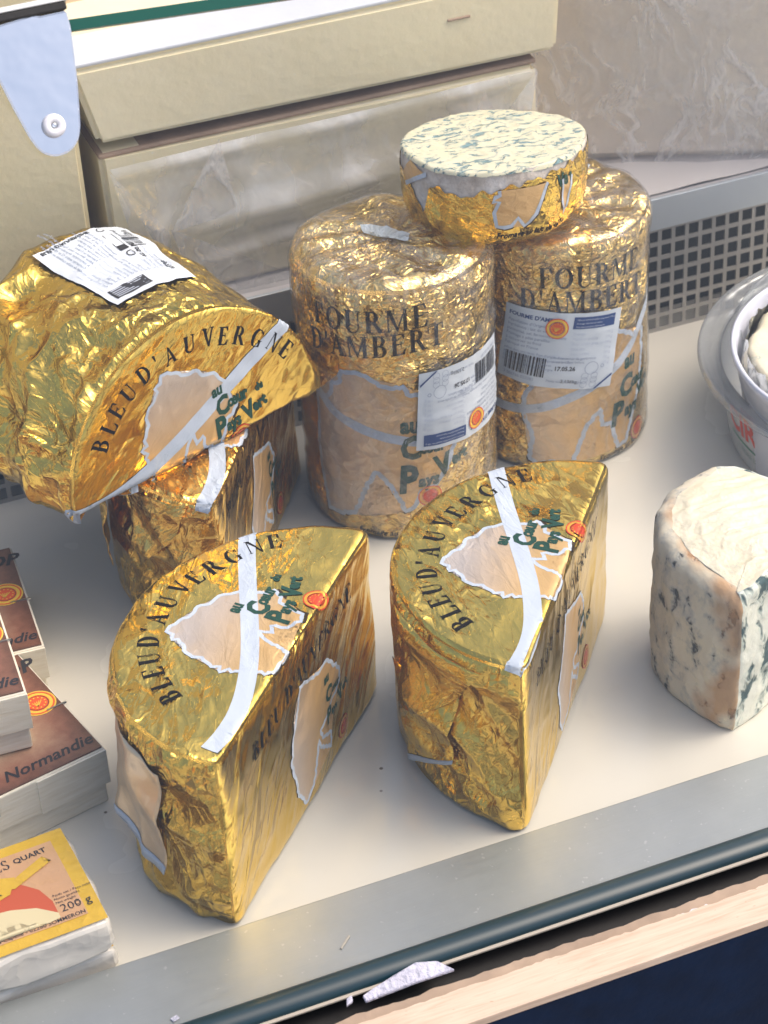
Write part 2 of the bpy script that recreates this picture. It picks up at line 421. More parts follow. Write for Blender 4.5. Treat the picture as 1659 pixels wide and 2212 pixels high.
    def top(s, xy):
        idx, d = s._near(xy); N = np.tile([0, 0, 1.], (len(xy), 1)); P = np.c_[xy, np.full(len(xy), s.H)]
        m = d < s.re
        if m.any():
            sarc = s.re-d[m]; al = np.minimum(sarc/s.re, math.pi/2); dn = np.maximum(sarc-s.re*math.pi/2, 0)
            o, nn = s.O[idx[m]], s.n[idx[m]]
            P[m, :2] = o-nn*(s.re*(1-np.sin(al)))[:, None]; P[m, 2] = s.H-s.re*(1-np.cos(al))-dn
            N[m] = np.c_[nn*np.sin(al)[:, None], np.cos(al)]
        X, fuv, crk = s.finish(P, N); return X, N, fuv, crk
    def cut(s, xz):
        P = np.c_[xz[:, 0], np.interp(xz[:, 0], s.O[s.O[:, 1] < .004][np.argsort(s.O[s.O[:, 1] < .004][:, 0])][:, 0], s.O[s.O[:, 1] < .004][np.argsort(s.O[s.O[:, 1] < .004][:, 0])][:, 1]), xz[:, 1]]
        N = np.tile([0, -1., 0], (len(P), 1)); X, fuv, crk = s.finish(P, N); return X, N, fuv, crk
    def rind(s, az):
        """az: (arc length from the middle of the rind (+ towards -x), z)"""
        th = math.pi/2+az[:, 0]/s.a; q = np.stack([s.a*np.cos(th), s.b*np.sin(th)], 1)
        N = np.c_[q/np.linalg.norm(q, axis=1)[:, None], np.zeros(len(q))]; P = np.c_[q, az[:, 1]]
        X, fuv, crk = s.finish(P, N); return X, N, fuv, crk

# ---------------------------------------------------------------- the printed design of the blue-cheese wrapper (mm)
MAP = np.array([(-22.9, 79), (-17.7, 79), (-14.6, 76.8), (-10.7, 75.7), (-7.1, 72.1), (-3.2, 71), (2, 71.3), (6.2, 69.5), (8.6, 65.2), (14.1, 64), (18, 62.9), (21.4, 57.5), (25.9, 52.7), (26.5, 47), (27.7, 42.6), (29.5, 35.8), (33.5, 33), (30.5, 29.5), (28.2, 26.2), (23.2, 25.1), (21.5, 19), (19.8, 15), (17.8, 7.6), (11.4, 5.8), (9.5, 9), (6.6, 9.6), (3.5, 11.5), (2.3, 15.2), (3, 19), (1.7, 21.7), (-3.7, 17.7), (-4.7, 28.2), (-10.2, 21.4), (-12.7, 15.7), (-14.9, 9.3), (-16.9, 2.4), (-23.2, 1.3), (-28.3, 3), (-34.6, 2.3), (-40.6, 6.8), (-39, 10), (-41.1, 14), (-40.2, 17), (-42.2, 20.2), (-44.9, 26.3), (-42.6, 29), (-46.8, 32.9), (-42, 35), (-43.7, 39.7), (-40.9, 44.2), (-38, 48.6), (-39, 54.2), (-35.8, 61.2), (-31, 64), (-29.9, 66.6), (-27.5, 69), (-29.1, 72), (-24.3, 73.8)])
def jag(pl, amp=.7, n=3, seed=1):
    r = np.random.default_rng(seed); o = []
    for i in range(len(pl)):
        a, b = pl[i], pl[(i+1) % len(pl)]; d = b-a; L = np.linalg.norm(d); k = max(1, int(L/2.2)); nrm = np.array([-d[1], d[0]])/(L+1e-9)
        for j in range(k): o.append(a+d*j/k+(nrm*amp*r.uniform(-1, 1) if j else 0))
    return np.array(o)
RIB = [(84, 74), (79, 71.6), (58, 62.4), (30.7, 49.5), (4.3, 36.7), (-21.5, 24.8), (-42, 16.9), (-62.5, 10.9), (-80, 8.2), (-96.6, 8.4), (-110, 10.5)]
LET = [("B", -76, 51.5), ("L", -67.5, 61.5), ("E", -59.5, 70), ("U", -48.5, 78), ("D", -34.5, 85.3), ("'", -24, 88.6), ("A", -13.5, 90), ("U", 3, 91), ("V", 18, 89.6), ("E", 30.5, 85), ("R", 43.5, 79.3), ("G", 57, 71.5), ("N", 70, 62.5), ("E", 79.5, 53)]
def seal_art(cx, cy, r):
    a = ringp(cx, cy, r, r*.9)+disc(cx, cy, r*.60)+ringp(cx, cy, r*.7, r*.66)
    y = ringp(cx, cy, r*.9, r*.66)
    g = []
    for k in range(12):
        an = k*math.pi/6; g += disc(cx+r*.47*math.cos(an), cy+r*.47*math.sin(an), r*.055, 5)
    for k in range(5): g += stroke([(cx-.1*r, cy-.32*r), (cx+(-.3+.15*k)*r, cy+.12*r)], r*.05)
    return a, y, g
def green_art(items):
    o = []
    for s_, x, y, h, ang in items: o += xf(text2d(s_, h, .1, .048, sx=.8), ang, (x, y))
    return o
def put_wrapper_print(hw, surf, parent, dx=0., dy=0., let_h=13.0, letters=True, ribbon=True, mapdy=0., sealr=8.0, hide=0):
    sh = np.array([dx, dy]); mp = MAP+sh+np.array([0, mapdy])
    jg = jag(mp)
    decal('map_print', [jg], surf, MAT['p_peach'], parent, .22, 2.0, grad=lambda v: (62-(v[:, 1]-dy))/45+.1)
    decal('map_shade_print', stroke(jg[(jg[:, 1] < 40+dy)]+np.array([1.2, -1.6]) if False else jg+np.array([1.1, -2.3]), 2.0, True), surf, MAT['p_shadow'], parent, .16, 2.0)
    decal('map_outline', stroke(jg, 2.5, True), surf, MAT['p_white'], parent, .30, 2.0)
    if ribbon: decal('ribbon_print', stroke(smooth_line(np.array(RIB)+sh), 11.0), surf, MAT['p_white'], parent, .36, 2.0)
    if letters:
        L = []
        for c, x, y in LET:
            an = math.atan2(y+0, x)-math.pi/2; g, wd = glyph(c)
            L += xf([p*let_h for p in g], an, (x+dx, y+dy), 1., (wd*let_h/2, let_h/2))
        decal('lettering', L, surf, MAT['p_black'], parent, .42, 2.0)
def green_on(surf, parent, dx=0., dy=0., ang=None, sc=1.0, seal=True, sealpos=(33.5, 5.5)):
    a = R_(0) if ang is None else ang
    # words set one under another, baseline along x
    items = [('au', 6, 45, 8.6*sc, a), ('C', 8, 29, 14*sc, a), ('œur', 18, 32, 8.6*sc, a), ('du', 41.5, 34, 6*sc, a+.1), ('P', 5.5, 13, 15.5*sc, a), ('ays', 14.5, 15.5, 8.8*sc, a), ('V', 31, 15.5, 13.0*sc, a+.2), ('ert', 38.5, 19.5, 8.6*sc, a+.18)]
    decal('slogan_print', green_art([(s_, x+dx, y+dy, h, q) for s_, x, y, h, q in items]), surf, MAT['p_green'], parent, .46, 2.0)
    if seal:
        r_, y_, g_ = seal_art(sealpos[0]+dx, sealpos[1]+dy, 8.2*sc)
        decal('seal_print', r_, surf, MAT['p_red'], parent, .46, 2.0); decal('seal_ring', y_, surf, MAT['p_yellow'], parent, .44, 2.0); decal('seal_mark', g_, surf, MAT['p_yellow'], parent, .52, 0)

def sheet(name, P, mat, parent, thick=.0003, crk=1.0, fs=1.0, z=0):
    """free-hanging piece of foil / paper from a grid of points (nv, nu, 3)"""
    P = np.asarray(P, float); nv, nu, _ = P.shape; X = P.reshape(-1, 3)
    me = from_arrays(X, quads(nu, nv)); u = np.tile(np.linspace(0, 1, nu), nv); v = np.repeat(np.linspace(0, 1, nv), nu)
    put_attr(me, 'fuv', np.stack([u*.05*fs+z, v*.05*fs, 0*u], 1), 'FLOAT_VECTOR'); put_attr(me, 'crk', np.full(len(X), crk)); smooth(me)
    o = link(name, me, mat, parent); m = o.modifiers.new('t', 'SOLIDIFY'); m.thickness = thick; m.offset = 0
    return o
def bil(c00, c10, c11, c01, nu, nv, f=None):
    u, v = np.meshgrid(np.linspace(0, 1, nu), np.linspace(0, 1, nv)); c = [np.array(x, float) for x in (c00, c10, c11, c01)]
    P = ((1-u)*(1-v))[..., None]*c[0]+(u*(1-v))[..., None]*c[1]+(u*v)[..., None]*c[2]+((1-u)*v)[..., None]*c[3]
    if f is not None: P = P+f(u, v)
    return P

def wedge_frame(A, B, label, cat='cheese', group='gold foil half wheels of blue cheese'):
    A, B = Vector(A), Vector(B); m = (A+B)/2; ang = math.atan2(B.y-A.y, B.x-A.x)
    return thing('wrapped_cheese_half', label, cat, (m.x, m.y, 0), (0, 0, ang), group)

# ======================= front left half wheel
w1 = wedge_frame((-.402, -.384), (-.243, -.215), 'gold foil half wheel of blue cheese at the front left, nearest the boxes and packet')
h1 = HalfWheel(.1165, .112, .131, seed=1, amp=.0013)
h1.build('foil_wrap', MAT['foil'], w1)
put_wrapper_print(h1, h1.top, w1, dx=5)
green_on(h1.top, w1, dx=5)
# ======================= front right half wheel
w2 = wedge_frame((-.208, -.375), (-.080, -.219), 'gold foil half wheel of blue cheese at the front right, beside the unwrapped wedge')
h2 = HalfWheel(.110, .112, .130, seed=2, amp=.0011); h2.top_ang = 40; h2.cut_ang = 60; h2.crk_cut = .55
h2.build('foil_wrap', MAT['foil'], w2)
put_wrapper_print(h2, h2.top, w2, dx=0, dy=-3)
green_on(h2.top, w2, dx=-2, dy=-3)
# ======================= back left half wheel, standing
w3 = wedge_frame((-.319, -.135), (-.2067, .0365), 'gold foil half wheel of blue cheese standing under the tipped one at the left')
h3 = HalfWheel(.107, .108, .122, seed=3, amp=.0014); h3.cut_ang = 48
h3.build('foil_wrap', MAT['foil_warm'], w3)
put_wrapper_print(h3, h3.top, w3, letters=False)
# ======================= top left half wheel, tipped on its cut face
e = Vector((-.21781843+.40533411, -.04708195+.11482867, 0)).normalized()
w4 = thing('wrapped_cheese_half', 'gold foil half wheel of blue cheese tipped on its cut face, white label on top', 'cheese', (0, 0, 0), None, 'gold foil half wheels of blue cheese')
H4 = .150
Ml = Vector((-.3116, -.081, .124)); zl = Vector((e.y, -e.x, 0)); yl = Vector((0, 0, 1))
zl = (zl+Vector((0, 0, .06))).normalized(); yl = zl.cross(e).normalized()
org = Ml-zl*H4
w4.matrix_world = Matrix(((e.x, yl.x, zl.x, org.x), (e.y, yl.y, zl.y, org.y), (e.z, yl.z, zl.z, org.z), (0, 0, 0, 1)))
h4 = HalfWheel(.107, .105, H4, seed=4, amp=.0024); h4.crk_top = .24; h4.top_ang = 40; h4.crk_rind = .85
def ex4(P, N):   # the loose wrapper bulges and sags below the cut towards the viewer's left
    x, y, z = P.T; k = np.clip((.0-x)/.06, 0, 1)*(N[:, 2] < .5)
    return (.004*vnoise(P*14, 9)+.008*np.clip((.11-z)/.08, 0, 1)*np.clip(y/.06, 0, 1))*(np.abs(N[:, 2]) < .7)+k*(.0095*(1-2*np.abs(vnoise(P*np.array([24, 24, 24]), 90))-.4)+.0022*(1-2*np.abs(vnoise(P*60+3, 91))))
h4.extra = ex4
h4.build('foil_wrap', MAT['foil'], w4)
put_wrapper_print(h4, h4.top, w4, dx=0, dy=-8, let_h=12.5)
green_on(h4.top, w4, dx=8, dy=-8, ang=.1, sealpos=(26, 7))

# chord-face prints
CMAP = np.array([(-12.3, 99.4), (-1.6, 94.7), (12.3, 89.9), (30.5, 86), (43.8, 69.6), (43, 58.5), (38.7, 55.6), (30.5, 52.3), (23.2, 47), (11.1, 45.1), (12.9, 37), (27.1, 30), (24, 21), (9, 33), (7.3, 40), (2.6, 29), (-2.2, 17.9), (-8.5, 13.6), (-18, 10.1), (-27.5, 24), (-28.3, 39.1), (-31.6, 53.5), (-26.9, 64.2), (-19, 76.9), (-13, 86.8)])
def cut_print(hw, parent, dx=0., sq=1.0, dz=0.):
    mp = CMAP*np.array([sq, 1])+np.array([dx, dz]); jg = jag(mp, 1.0, seed=3)
    decal('map_print', [jg], hw.cut, MAT['p_peach'], parent, .22, 2.0, grad=lambda v: (v[:, 0]-dx+25)/40+.1)
    decal('map_outline', stroke(jg, 2.7, True), hw.cut, MAT['p_white'], parent, .30, 2.0)
    L = []
    word = "BLEU D'AUVERGNE"; x = -80+dx; 
    for c in word:
        g, wd = glyph(c); hh = 10.5; sx = 1.18
        L += [np.stack([p[:, 0]*hh*sx+x+p[:, 1]*2.5, p[:, 1]*hh+97+dz+.06*(x+80)], 1) for p in g]; x += (wd*hh*sx+1.5) if c != ' ' else 6
    decal('lettering', L, hw.cut, MAT['p_black'], parent, .42, 2.0)
    it = [('au', 22, 72, 7, .0), ('C', 22, 57, 11, 0), ('œur', 31, 59, 6, 0), ('P', 22, 40, 12, 0), ('ays', 30, 42, 6, 0), ('V', 41, 44, 10, .15), ('ert', 48, 47, 6, .15)]
    decal('slogan_print', green_art([(s_, x_+dx, y_+dz, h_, q) for s_, x_, y_, h_, q in it]), hw.cut, MAT['p_green'], parent, .46, 2.0)
    r_, y_, g_ = seal_art(45+dx, 20+dz, 8.2)
    decal('seal_print', r_, hw.cut, MAT['p_red'], parent, .46, 2.0); decal('seal_ring', y_, hw.cut, MAT['p_yellow'], parent, .44, 2.0); decal('seal_mark', g_, hw.cut, MAT['p_yellow'], parent, .52, 0)
cut_print(h1, w1, dx=6); cut_print(h2, w2, dx=-4, sq=.93, dz=-1); cut_print(h3, w3, dx=-6, sq=.85, dz=-1)

# flaps and folds of the wrappers
def loc_of(o, p): return np.array((o.matrix_basis.inverted() @ Vector(p))[:])
def flap(parent, name, c00, c10, c11, c01, bulge=.002, mat='foil', crk=.6, nu=14, nv=14, edge=None, seed=0, fs=1.):
    P = bil(c00, c10, c11, c01, nu, nv)
    n = np.cross(np.array(c10)-np.array(c00), np.array(c01)-np.array(c00)); n = n/np.linalg.norm(n)
    u, v = np.meshgrid(np.linspace(0, 1, nu), np.linspace(0, 1, nv))
    P = P+n*(bulge*np.sin(np.pi*u)+.0012*vnoise(np.stack([u.ravel()*3, v.ravel()*3, 0*u.ravel()], 1), seed).reshape(u.shape))[..., None]
    o = sheet(name, P, MAT[mat], parent, crk=crk, fs=fs, z=seed)
    if edge:
        Q = P[edge[0]:edge[1]]+n*.0006*(1 if bulge >= 0 else -1)
        oo = sheet('flap_edge_print', Q, MAT['p_white'], o, crk=.2)
    return o
def rind_flap(hw, parent, c00, c10, c11, c01, mat='foil', crk=.6, n_=18, edge=False, seed=0, name='foil_flap'):
    G = bil(c00, c10, c11, c01, n_, n_).reshape(-1, 3)   # (arc mm, z mm, off mm)
    P, N, fu, ck = hw.rind(G[:, :2]/1000.); w_ = .5*vnoise(np.c_[G[:, :2]*.05, G[:, 0]*0], seed)
    X = (P+N*((G[:, 2]+w_)/1000.)[:, None]).reshape(n_, n_, 3)
    o = sheet(name, X, MAT[mat], parent, crk=crk, z=seed)
    if edge: sheet('flap_edge_print', X[-2:]+np.array(N.reshape(n_, n_, 3)[-2:])*.0006, MAT['p_white'], o, crk=.2)
    return o
f = lambda x, y, z: loc_of(w1, (x, y, z))
0 and flap(w1, 'foil_flap', f(-.4395, -.306, .112), f(-.424, -.352, .116), f(-.4355, -.362, .044), f(-.4555, -.336, .047), bulge=-.003, mat='p_peach', crk=.35, edge=(12, 14), seed=2)
rind_flap(h1, w1, (70, 110, 1.2), (138, 106, 1.2), (132, 24, 6), (74, 32, 8), mat='flap_foil', crk=.3, edge=True, seed=2)
f = lambda x, y, z: loc_of(w2, (x, y, z))
rind_flap(h2, w2, (60, 122, 1), (146, 121, 1), (124, 87, 3.5), (84, 52, 3.5), crk=.5, seed=3)
rind_flap(h2, w2, (60, 80, 1.5), (125, 88, 2), (123, 38, 4), (76, 8, 4), crk=.5, edge=True, seed=4)
0 and flap(w2, 'foil_flap', f(-.2585, -.297, .126), f(-.212, -.380, .122), f(-.2405, -.370, .085), f(-.2645, -.315, .055), bulge=-.002, crk=.5, seed=3)
0 and flap(w2, 'foil_flap', f(-.263, -.297, .075), f(-.2435, -.3655, .086), f(-.2445, -.362, .036), f(-.263, -.318, .022), bulge=-.002, crk=.45, edge=(12, 14), seed=4)
f = lambda x, y, z: loc_of(w3, (x, y, z))
rind_flap(h3, w3, (95, 116, 1), (148, 120, 1), (138, 92, 3), (98, 50, 4), mat='foil_warm', crk=.5, seed=6)
rind_flap(h3, w3, (40, 90, 1), (78, 92, 12), (76, 40, 10), (44, 38, 1), mat='foil_warm', crk=.3, seed=7)
0 and flap(w3, 'foil_flap', f(-.392, -.070, .11), f(-.345, -.135, .118), f(-.350, -.139, .055), f(-.388, -.085, .045), bulge=-.002, mat='foil_warm', crk=.35, seed=5)

# ================================================================ upright cylinders in foil and cling film
class Drum:
    def __init__(s, c, r, H, re=.012, seed=1, amp=.001, rz=0., squash=1.0, taper=0., sx=1.):
        s.c, s.r, s.H, s.re, s.seed, s.amp, s.taper = np.array(c), r, H, re, seed, amp, taper
    crk_top, crk_side = .45, .8
    def disp(s, P, N):
        d = s.amp*(.8*crumple(P, s.seed, 30., 3)+.9*vnoise(P*16, s.seed+4))
        rr = np.hypot(P[:, 0], P[:, 1])/s.r; th = np.arctan2(P[:, 1], P[:, 0])
        pleat = np.where(N[:, 2] > .7, .0016*np.sin(th*9+3*vnoise(P*20, 2))*np.clip(rr, 0, 1)*np.clip(1.25-rr, 0, 1)*2, 0)
        return d+pleat
    def fuv(s, P, N):
        top = N[:, 2] > .7; th = np.arctan2(P[:, 1], P[:, 0]); rr = np.hypot(P[:, 0], P[:, 1])
        u = np.where(top, th*s.r*.5, th*s.r*.75+P[:, 2]*.35); v = np.where(top, rr*.8+5, P[:, 2]*1.0-th*s.r*.3)
        return np.stack([u, v, 0*u], 1)
    def crk(s, P, N):
        top = N[:, 2] > .7
        return np.where(top, s.crk_top, s.crk_side)*(1+.8*np.exp(-np.abs(s.H-.015-P[:, 2])/.02)*~top)*(.8+.5*vnoise(P*22, s.seed+3))
    def radius(s, z): return s.r*(1+s.taper*(z/s.H-.5))
    def finish(s, P, N): return P+N*s.disp(P, N)[:, None], s.fuv(P, N), s.crk(P, N)
    def grid(s, grow=0., zlo=0., nu=300):
        th = np.linspace(0, 2*math.pi, nu, endpoint=False); rows, nr = [], []; re, H = s.re, s.H
        def ring(r, z, nz): rows.append(np.stack([r*np.cos(th), r*np.sin(th), np.full(nu, z)], 1)); q = math.sqrt(max(0, 1-nz*nz)); nr.append(np.stack([q*np.cos(th), q*np.sin(th), np.full(nu, nz)], 1))
        for k in (0.02, .6): ring(s.radius(0)*k, 0, -1)
        for a in np.linspace(0, math.pi/2, 4): ring(s.radius(0)-.004*(1-math.sin(a)), .004*(1-math.cos(a)), -math.cos(a))
        for z in np.linspace(.004, H-re, int(H/.002))[1:-1]: ring(s.radius(z), z, 0)
        for a in np.linspace(0, math.pi/2, 9): ring(s.radius(H)-re*(1-math.cos(a)), H-re+re*math.sin(a), math.sin(a))
        for k in np.linspace(1, 0.01, 34)[1:]: ring((s.radius(H)-re)*k, H, 1)
        return np.vstack(rows), np.vstack(nr), len(rows)
    def build(s, name, mat, parent, off=0., nu=300):
        P, N, n = s.grid(nu=nu); X, fuv, crk = s.finish(P, N); X = X+N*off; X[:, 2] = np.maximum(X[:, 2], .0004)
        me = from_arrays(X, quads(nu, n, True)); put_attr(me, 'fuv', fuv, 'FLOAT_VECTOR'); put_attr(me, 'crk', crk); smooth(me)
        return link(name, me, mat, parent)
    def side(s, sz):
        z = sz[:, 1]; th = sz[:, 0]/s.r-math.pi/2; r = s.radius(z); N = np.stack([np.cos(th), np.sin(th), 0*th], 1)
        P = np.stack([r*np.cos(th), r*np.sin(th), z], 1)
        over = z > s.H-s.re
        if over.any():
            a = np.minimum((z[over]-(s.H-s.re))/s.re, math.pi/2)
            rr = s.radius(s.H)-s.re*(1-np.cos(a)); P[over] = np.stack([rr*np.cos(th[over]), rr*np.sin(th[over]), s.H-s.re+s.re*np.sin(a)], 1)
            N[over] = np.stack([np.cos(a)*np.cos(th[over]), np.cos(a)*np.sin(th[over]), np.sin(a)], 1)
        X, fuv, crk = s.finish(P, N); return X, N, fuv, crk
    def top(s, xy):
        P = np.c_[xy, np.full(len(xy), s.H)]; N = np.tile([0, 0, 1.], (len(xy), 1)); X, fuv, crk = s.finish(P, N); return X, N, fuv, crk

def film_mat(name, clear=.12, milk=.5, scale=55, rough=.12, tint=(.86, .86, .88), bs=1., st=(1, 1, .35)):
    t = NT(name); v = t.coord()
    wv = t.vm('ADD', v, t.vm('SCALE', t.vm('SUBTRACT', t.noise(v, 20, 2, out=1), (.5, .5, .5)), scale=.05))
    r = t.noise(t.map(wv, st, (.4, .5, .2)), scale, 4, .6, typ='RIDGED_MULTIFRACTAL')
    big = t.noise(v, 14, 3)
    n = t.bump(t.math('ADD', t.math('MULTIPLY', r, .0006), t.math('MULTIPLY', t.noise(v, 260, 2), .00015)), bs)
    f = t.math('ADD', clear, t.math('MULTIPLY', t.mr(r, .9, 1.9), t.mr(big, .35, .7, .1, milk)))
    tr = t.n('ShaderNodeBsdfTransparent'); sh = t.pr(tint, rough, 0, n, spec=.6)
    gl = t.n('ShaderNodeBsdfGlossy'); gl.inputs['Roughness'].default_value = rough*.7; t.l(n, gl.inputs['Normal'])
    lw = t.n('ShaderNodeLayerWeight'); lw.inputs[0].default_value = .5; t.l(n, lw.inputs['Normal'])
    frv = t.math('ADD', t.math('MULTIPLY', t.math('POWER', lw.outputs['Facing'], 4.5), .85), .045)
    m1 = t.n('ShaderNodeMixShader'); t.l(f, m1.inputs[0]); t.l(tr.outputs[0], m1.inputs[1]); t.l(sh, m1.inputs[2])
    m2 = t.n('ShaderNodeMixShader'); t.l(frv, m2.inputs[0]); t.l(m1.outputs[0], m2.inputs[1]); t.l(gl.outputs[0], m2.inputs[2])
    return t.done(m2.outputs[0])
MAT['film'] = film_mat('cling_film', .01, .15, 60, .07)
MAT['tape'] = film_mat('silver_tape', .72, .3, 90, .25, (.55, .62, .66))

F1c, F2c = (-.143, -.008), (-.004, .020)
d1o = thing('wrapped_cheese_drum', 'tall gold foil cheese drum between the tipped half wheel and its twin, white label low', 'cheese', (*F1c, 0), None, 'tall gold foil cheese drums')
d2o = thing('wrapped_cheese_drum', 'tall gold foil cheese drum beside the perforated panel, large white label in the middle', 'cheese', (*F2c, 0), None, 'tall gold foil cheese drums')
D1 = Drum(F1c, .0700, .210, re=.015, seed=11, amp=.0012, taper=.02); D2 = Drum(F2c, .0685, .192, re=.010, seed=12, amp=.0010)
D1.crk_side = 1.05; D2.crk_side = 1.05; D1.crk_top = D2.crk_top = .9
D1.build('foil_wrap', MAT['foil_drum'], d1o); D2.build('foil_wrap', MAT['foil_drum'], d2o)
def drum_print(D, o, rows, mp, rib, greens, sealp, small):
    L = []
    for word, x0, y0, h, sx, rise in rows: L += serif_row(word, x0, y0, h, sx, .1, rise)[0]
    decal('lettering', L, D.side, MAT['p_black'], o, .42, 2.5)
    jg = jag(np.array(mp, float), .9, seed=5)
    decal('map_print', [jg], D.side, MAT['p_peach'], o, .22, 3.0, grad=lambda v: (v[:, 0]+75)/60)
    decal('map_shade_print', stroke(jg+np.array([-1.0, -1.5]), 2.6, True), D.side, MAT['p_shadow'], o, .16, 3.0)
    decal('map_outline', stroke(jg, 3.6, True), D.side, MAT['p_white'], o, .30, 3.0)
    decal('ribbon_print', stroke(smooth_line(rib), 7.5), D.side, MAT['p_white'], o, .36, 3.0)
    decal('slogan_print', green_art(greens), D.side, MAT['p_green'], o, .46, 2.5)
    r_, y_, g_ = seal_art(*sealp); decal('seal_print', r_, D.side, MAT['p_red'], o, .46, 2.5); decal('seal_ring', y_, D.side, MAT['p_yellow'], o, .44, 2.5)
    decal('small_print', sum([xf(text2d(s_, h, .2, .02), a, (x, y)) for s_, x, y, h, a in small], []), D.side, MAT['p_black'], o, .42, 2.5)
drum_print(D1, d1o, [("FOURME", -87, 172, 17.5, .93, .06), ("D'AMBERT", -92, 150, 17, .93, .10)],
    [(-90, 114), (-80.5, 114), (-76, 118.7), (-73.8, 128.1), (-67.7, 130.1), (-64.9, 140.1), (-57, 141), (-49.9, 140), (-45.1, 137.8), (-35.7, 131.5), (-28, 130), (-21.5, 131.7), (-18.8, 125), (-6.2, 121.3), (8, 118), (20, 112), (18, 85), (6, 55), (-2, 44), (-11.8, 42.1), (-15, 33), (-19.8, 26.7), (-23.6, 25.6), (-28, 37), (-33.6, 48.6), (-40.3, 56), (-44.6, 58.3), (-51.2, 46.7), (-55.9, 33.6), (-62.3, 19.6), (-75, 15), (-87, 14), (-94, 50)],
    [(-92, 120), (-80.8, 110), (-72.7, 103.6), (-60.1, 98), (-43.8, 92.2), (-25.8, 87), (-8, 83)],
    [('au', -25, 93, 13, 0), ('C', -26, 71, 19, 0), ('œur', -12, 74, 10, 0), ('P', -28, 43, 22, 0), ('ays', -14, 46, 11, 0), ('V', 0, 52, 17, .2), ('ert', 12, 58, 10, .2)],
    (-5.5, 36, 9), [("Fromage au lait de vache", -60, 4, 4.5, 0)])
drum_print(D2, d2o, [("FOURME", -42, 156.5, 17, .93, -.02), ("D'AMBERT", -56, 138, 17.5, .90, -.06)],
    [(-46.8, 77.1), (-52.4, 65.9), (-53.9, 49.7), (-49.9, 37.8), (-47.2, 28.6), (-50.1, 11.9), (-44, 4.4), (-34, 9), (-27.2, 7.2), (-17.8, 6.4), (-13.7, 18.8), (-6.9, 38.4), (0, 46), (3.2, 49.9), (4.9, 35), (12.9, 34), (17, 20), (20.3, 9.3), (28.1, 10.3), (34.6, 25), (45, 50), (48, 80), (50, 98), (42.1, 102.7), (36, 100), (27.9, 105.4), (17.5, 113), (0, 112), (-20, 110), (-40, 92)],
    [(-100, 62), (-82.5, 54.2), (-68.8, 51.8), (-53.9, 53.5), (-37.6, 57.5), (-19.2, 64.3), (0, 73), (15.5, 82), (35, 94), (52, 110), (70, 130)],
    [('au', 25, 76, 12, .0), ('C', 20, 52, 18, 0), ('œur', 33, 56, 10, 0), ('P', 13, 30, 20, 0), ('ays', 27, 33, 11, 0), ('Vert', 44, 42, 11, .2)],
    (44, 14, 9), [("Fromage au lait de vache pasteurisé", 4, 2.2, 4.5, .06)])
D1.build('cling_film', MAT['film'], d1o, off=.0012, nu=220); D2.build('cling_film', MAT['film'], d2o, off=.0012, nu=220)
decal('tape', [np.array([(-14, 20), (2, 10), (13, -5), (8, -14), (-5, -2), (-16, 8)])], D1.top, MAT['tape'], d1o, 2.2, 4)
decal('tape', [np.array([(14, 6), (43, 30), (38, 37), (8, 12)])], D2.top, MAT['tape'], d2o, 2.2, 4)

# ================================================================ white paper labels
MAT['paper'] = simple('label_paper', (.64, .69, .75), .55)
MAT['ink_black'] = ink('ink_black', (.02, .02, .025)); MAT['ink_blue'] = ink('ink_blue', (.03, .07, .22)); MAT['ink_grey'] = ink('ink_grey_blue', (.28, .33, .45))
MAT['ink_red'] = ink('ink_red', (.75, .10, .02)); MAT['ink_yellow'] = ink('ink_yellow', (.85, .55, .06)); MAT['ink_pale'] = ink('ink_pale', (.55, .60, .70))
def paper_label(surf, parent, frame, W, Hh, art, off, cell=3.0, round_=0):
    """frame maps label mm (0..W, 0..Hh) to surface mm"""
    fr = lambda ps: [frame(np.asarray(p, float)) for p in ps]
    lab = decal('paper_label', fr([bar(0, 0, W, Hh)]), surf, MAT['paper'], parent, off, cell)
    k = 0
    for nm, mat, ps, cc in art:
        k += 1; decal(nm, fr(ps), surf, MAT[mat], lab, off+.12+.05*k, cc)
    return lab
def micro(lines, x, y, dy, h): 
    o = []
    for i, s_ in enumerate(lines): o += xf(text2d(s_, h), 0, (x, y-i*dy))
    return o
def barcode(x, y, wd, h, seed=3):
    r = random.Random(seed); o = []; c = x
    while c < x+wd:
        b = r.choice((.45, .45, .9, 1.3)); o.append(bar(c, y, c+b, y+h)); c += b+r.choice((.5, .5, .9, 1.2))
    return o
def hbars(x, y, W_, n, dy, h, seed): 
    r = random.Random(seed); return [bar(x, y-i*dy, x+W_*r.uniform(.6, 1), y-i*dy+h) for i in range(n)]
ING = ["Appellation d'Origine Protégée", "Ingrédients : lait de vache", "pasteurisé, sel, ferments, présure", "Fromage à pâte persillée", "à conserver au froid", "Fabriqué en France"]
ING2 = ["Affiné dans nos caves. Pays d'origine France", "A consommer de préférence après ouverture", "Conserver entre +2 et +8 degrés", "Lait de vache collecté en Auvergne"]
NUT = ["Énergie", "Matières grasses", "dont acides gras saturés", "Glucides", "dont sucres", "Protéines", "Sel"]
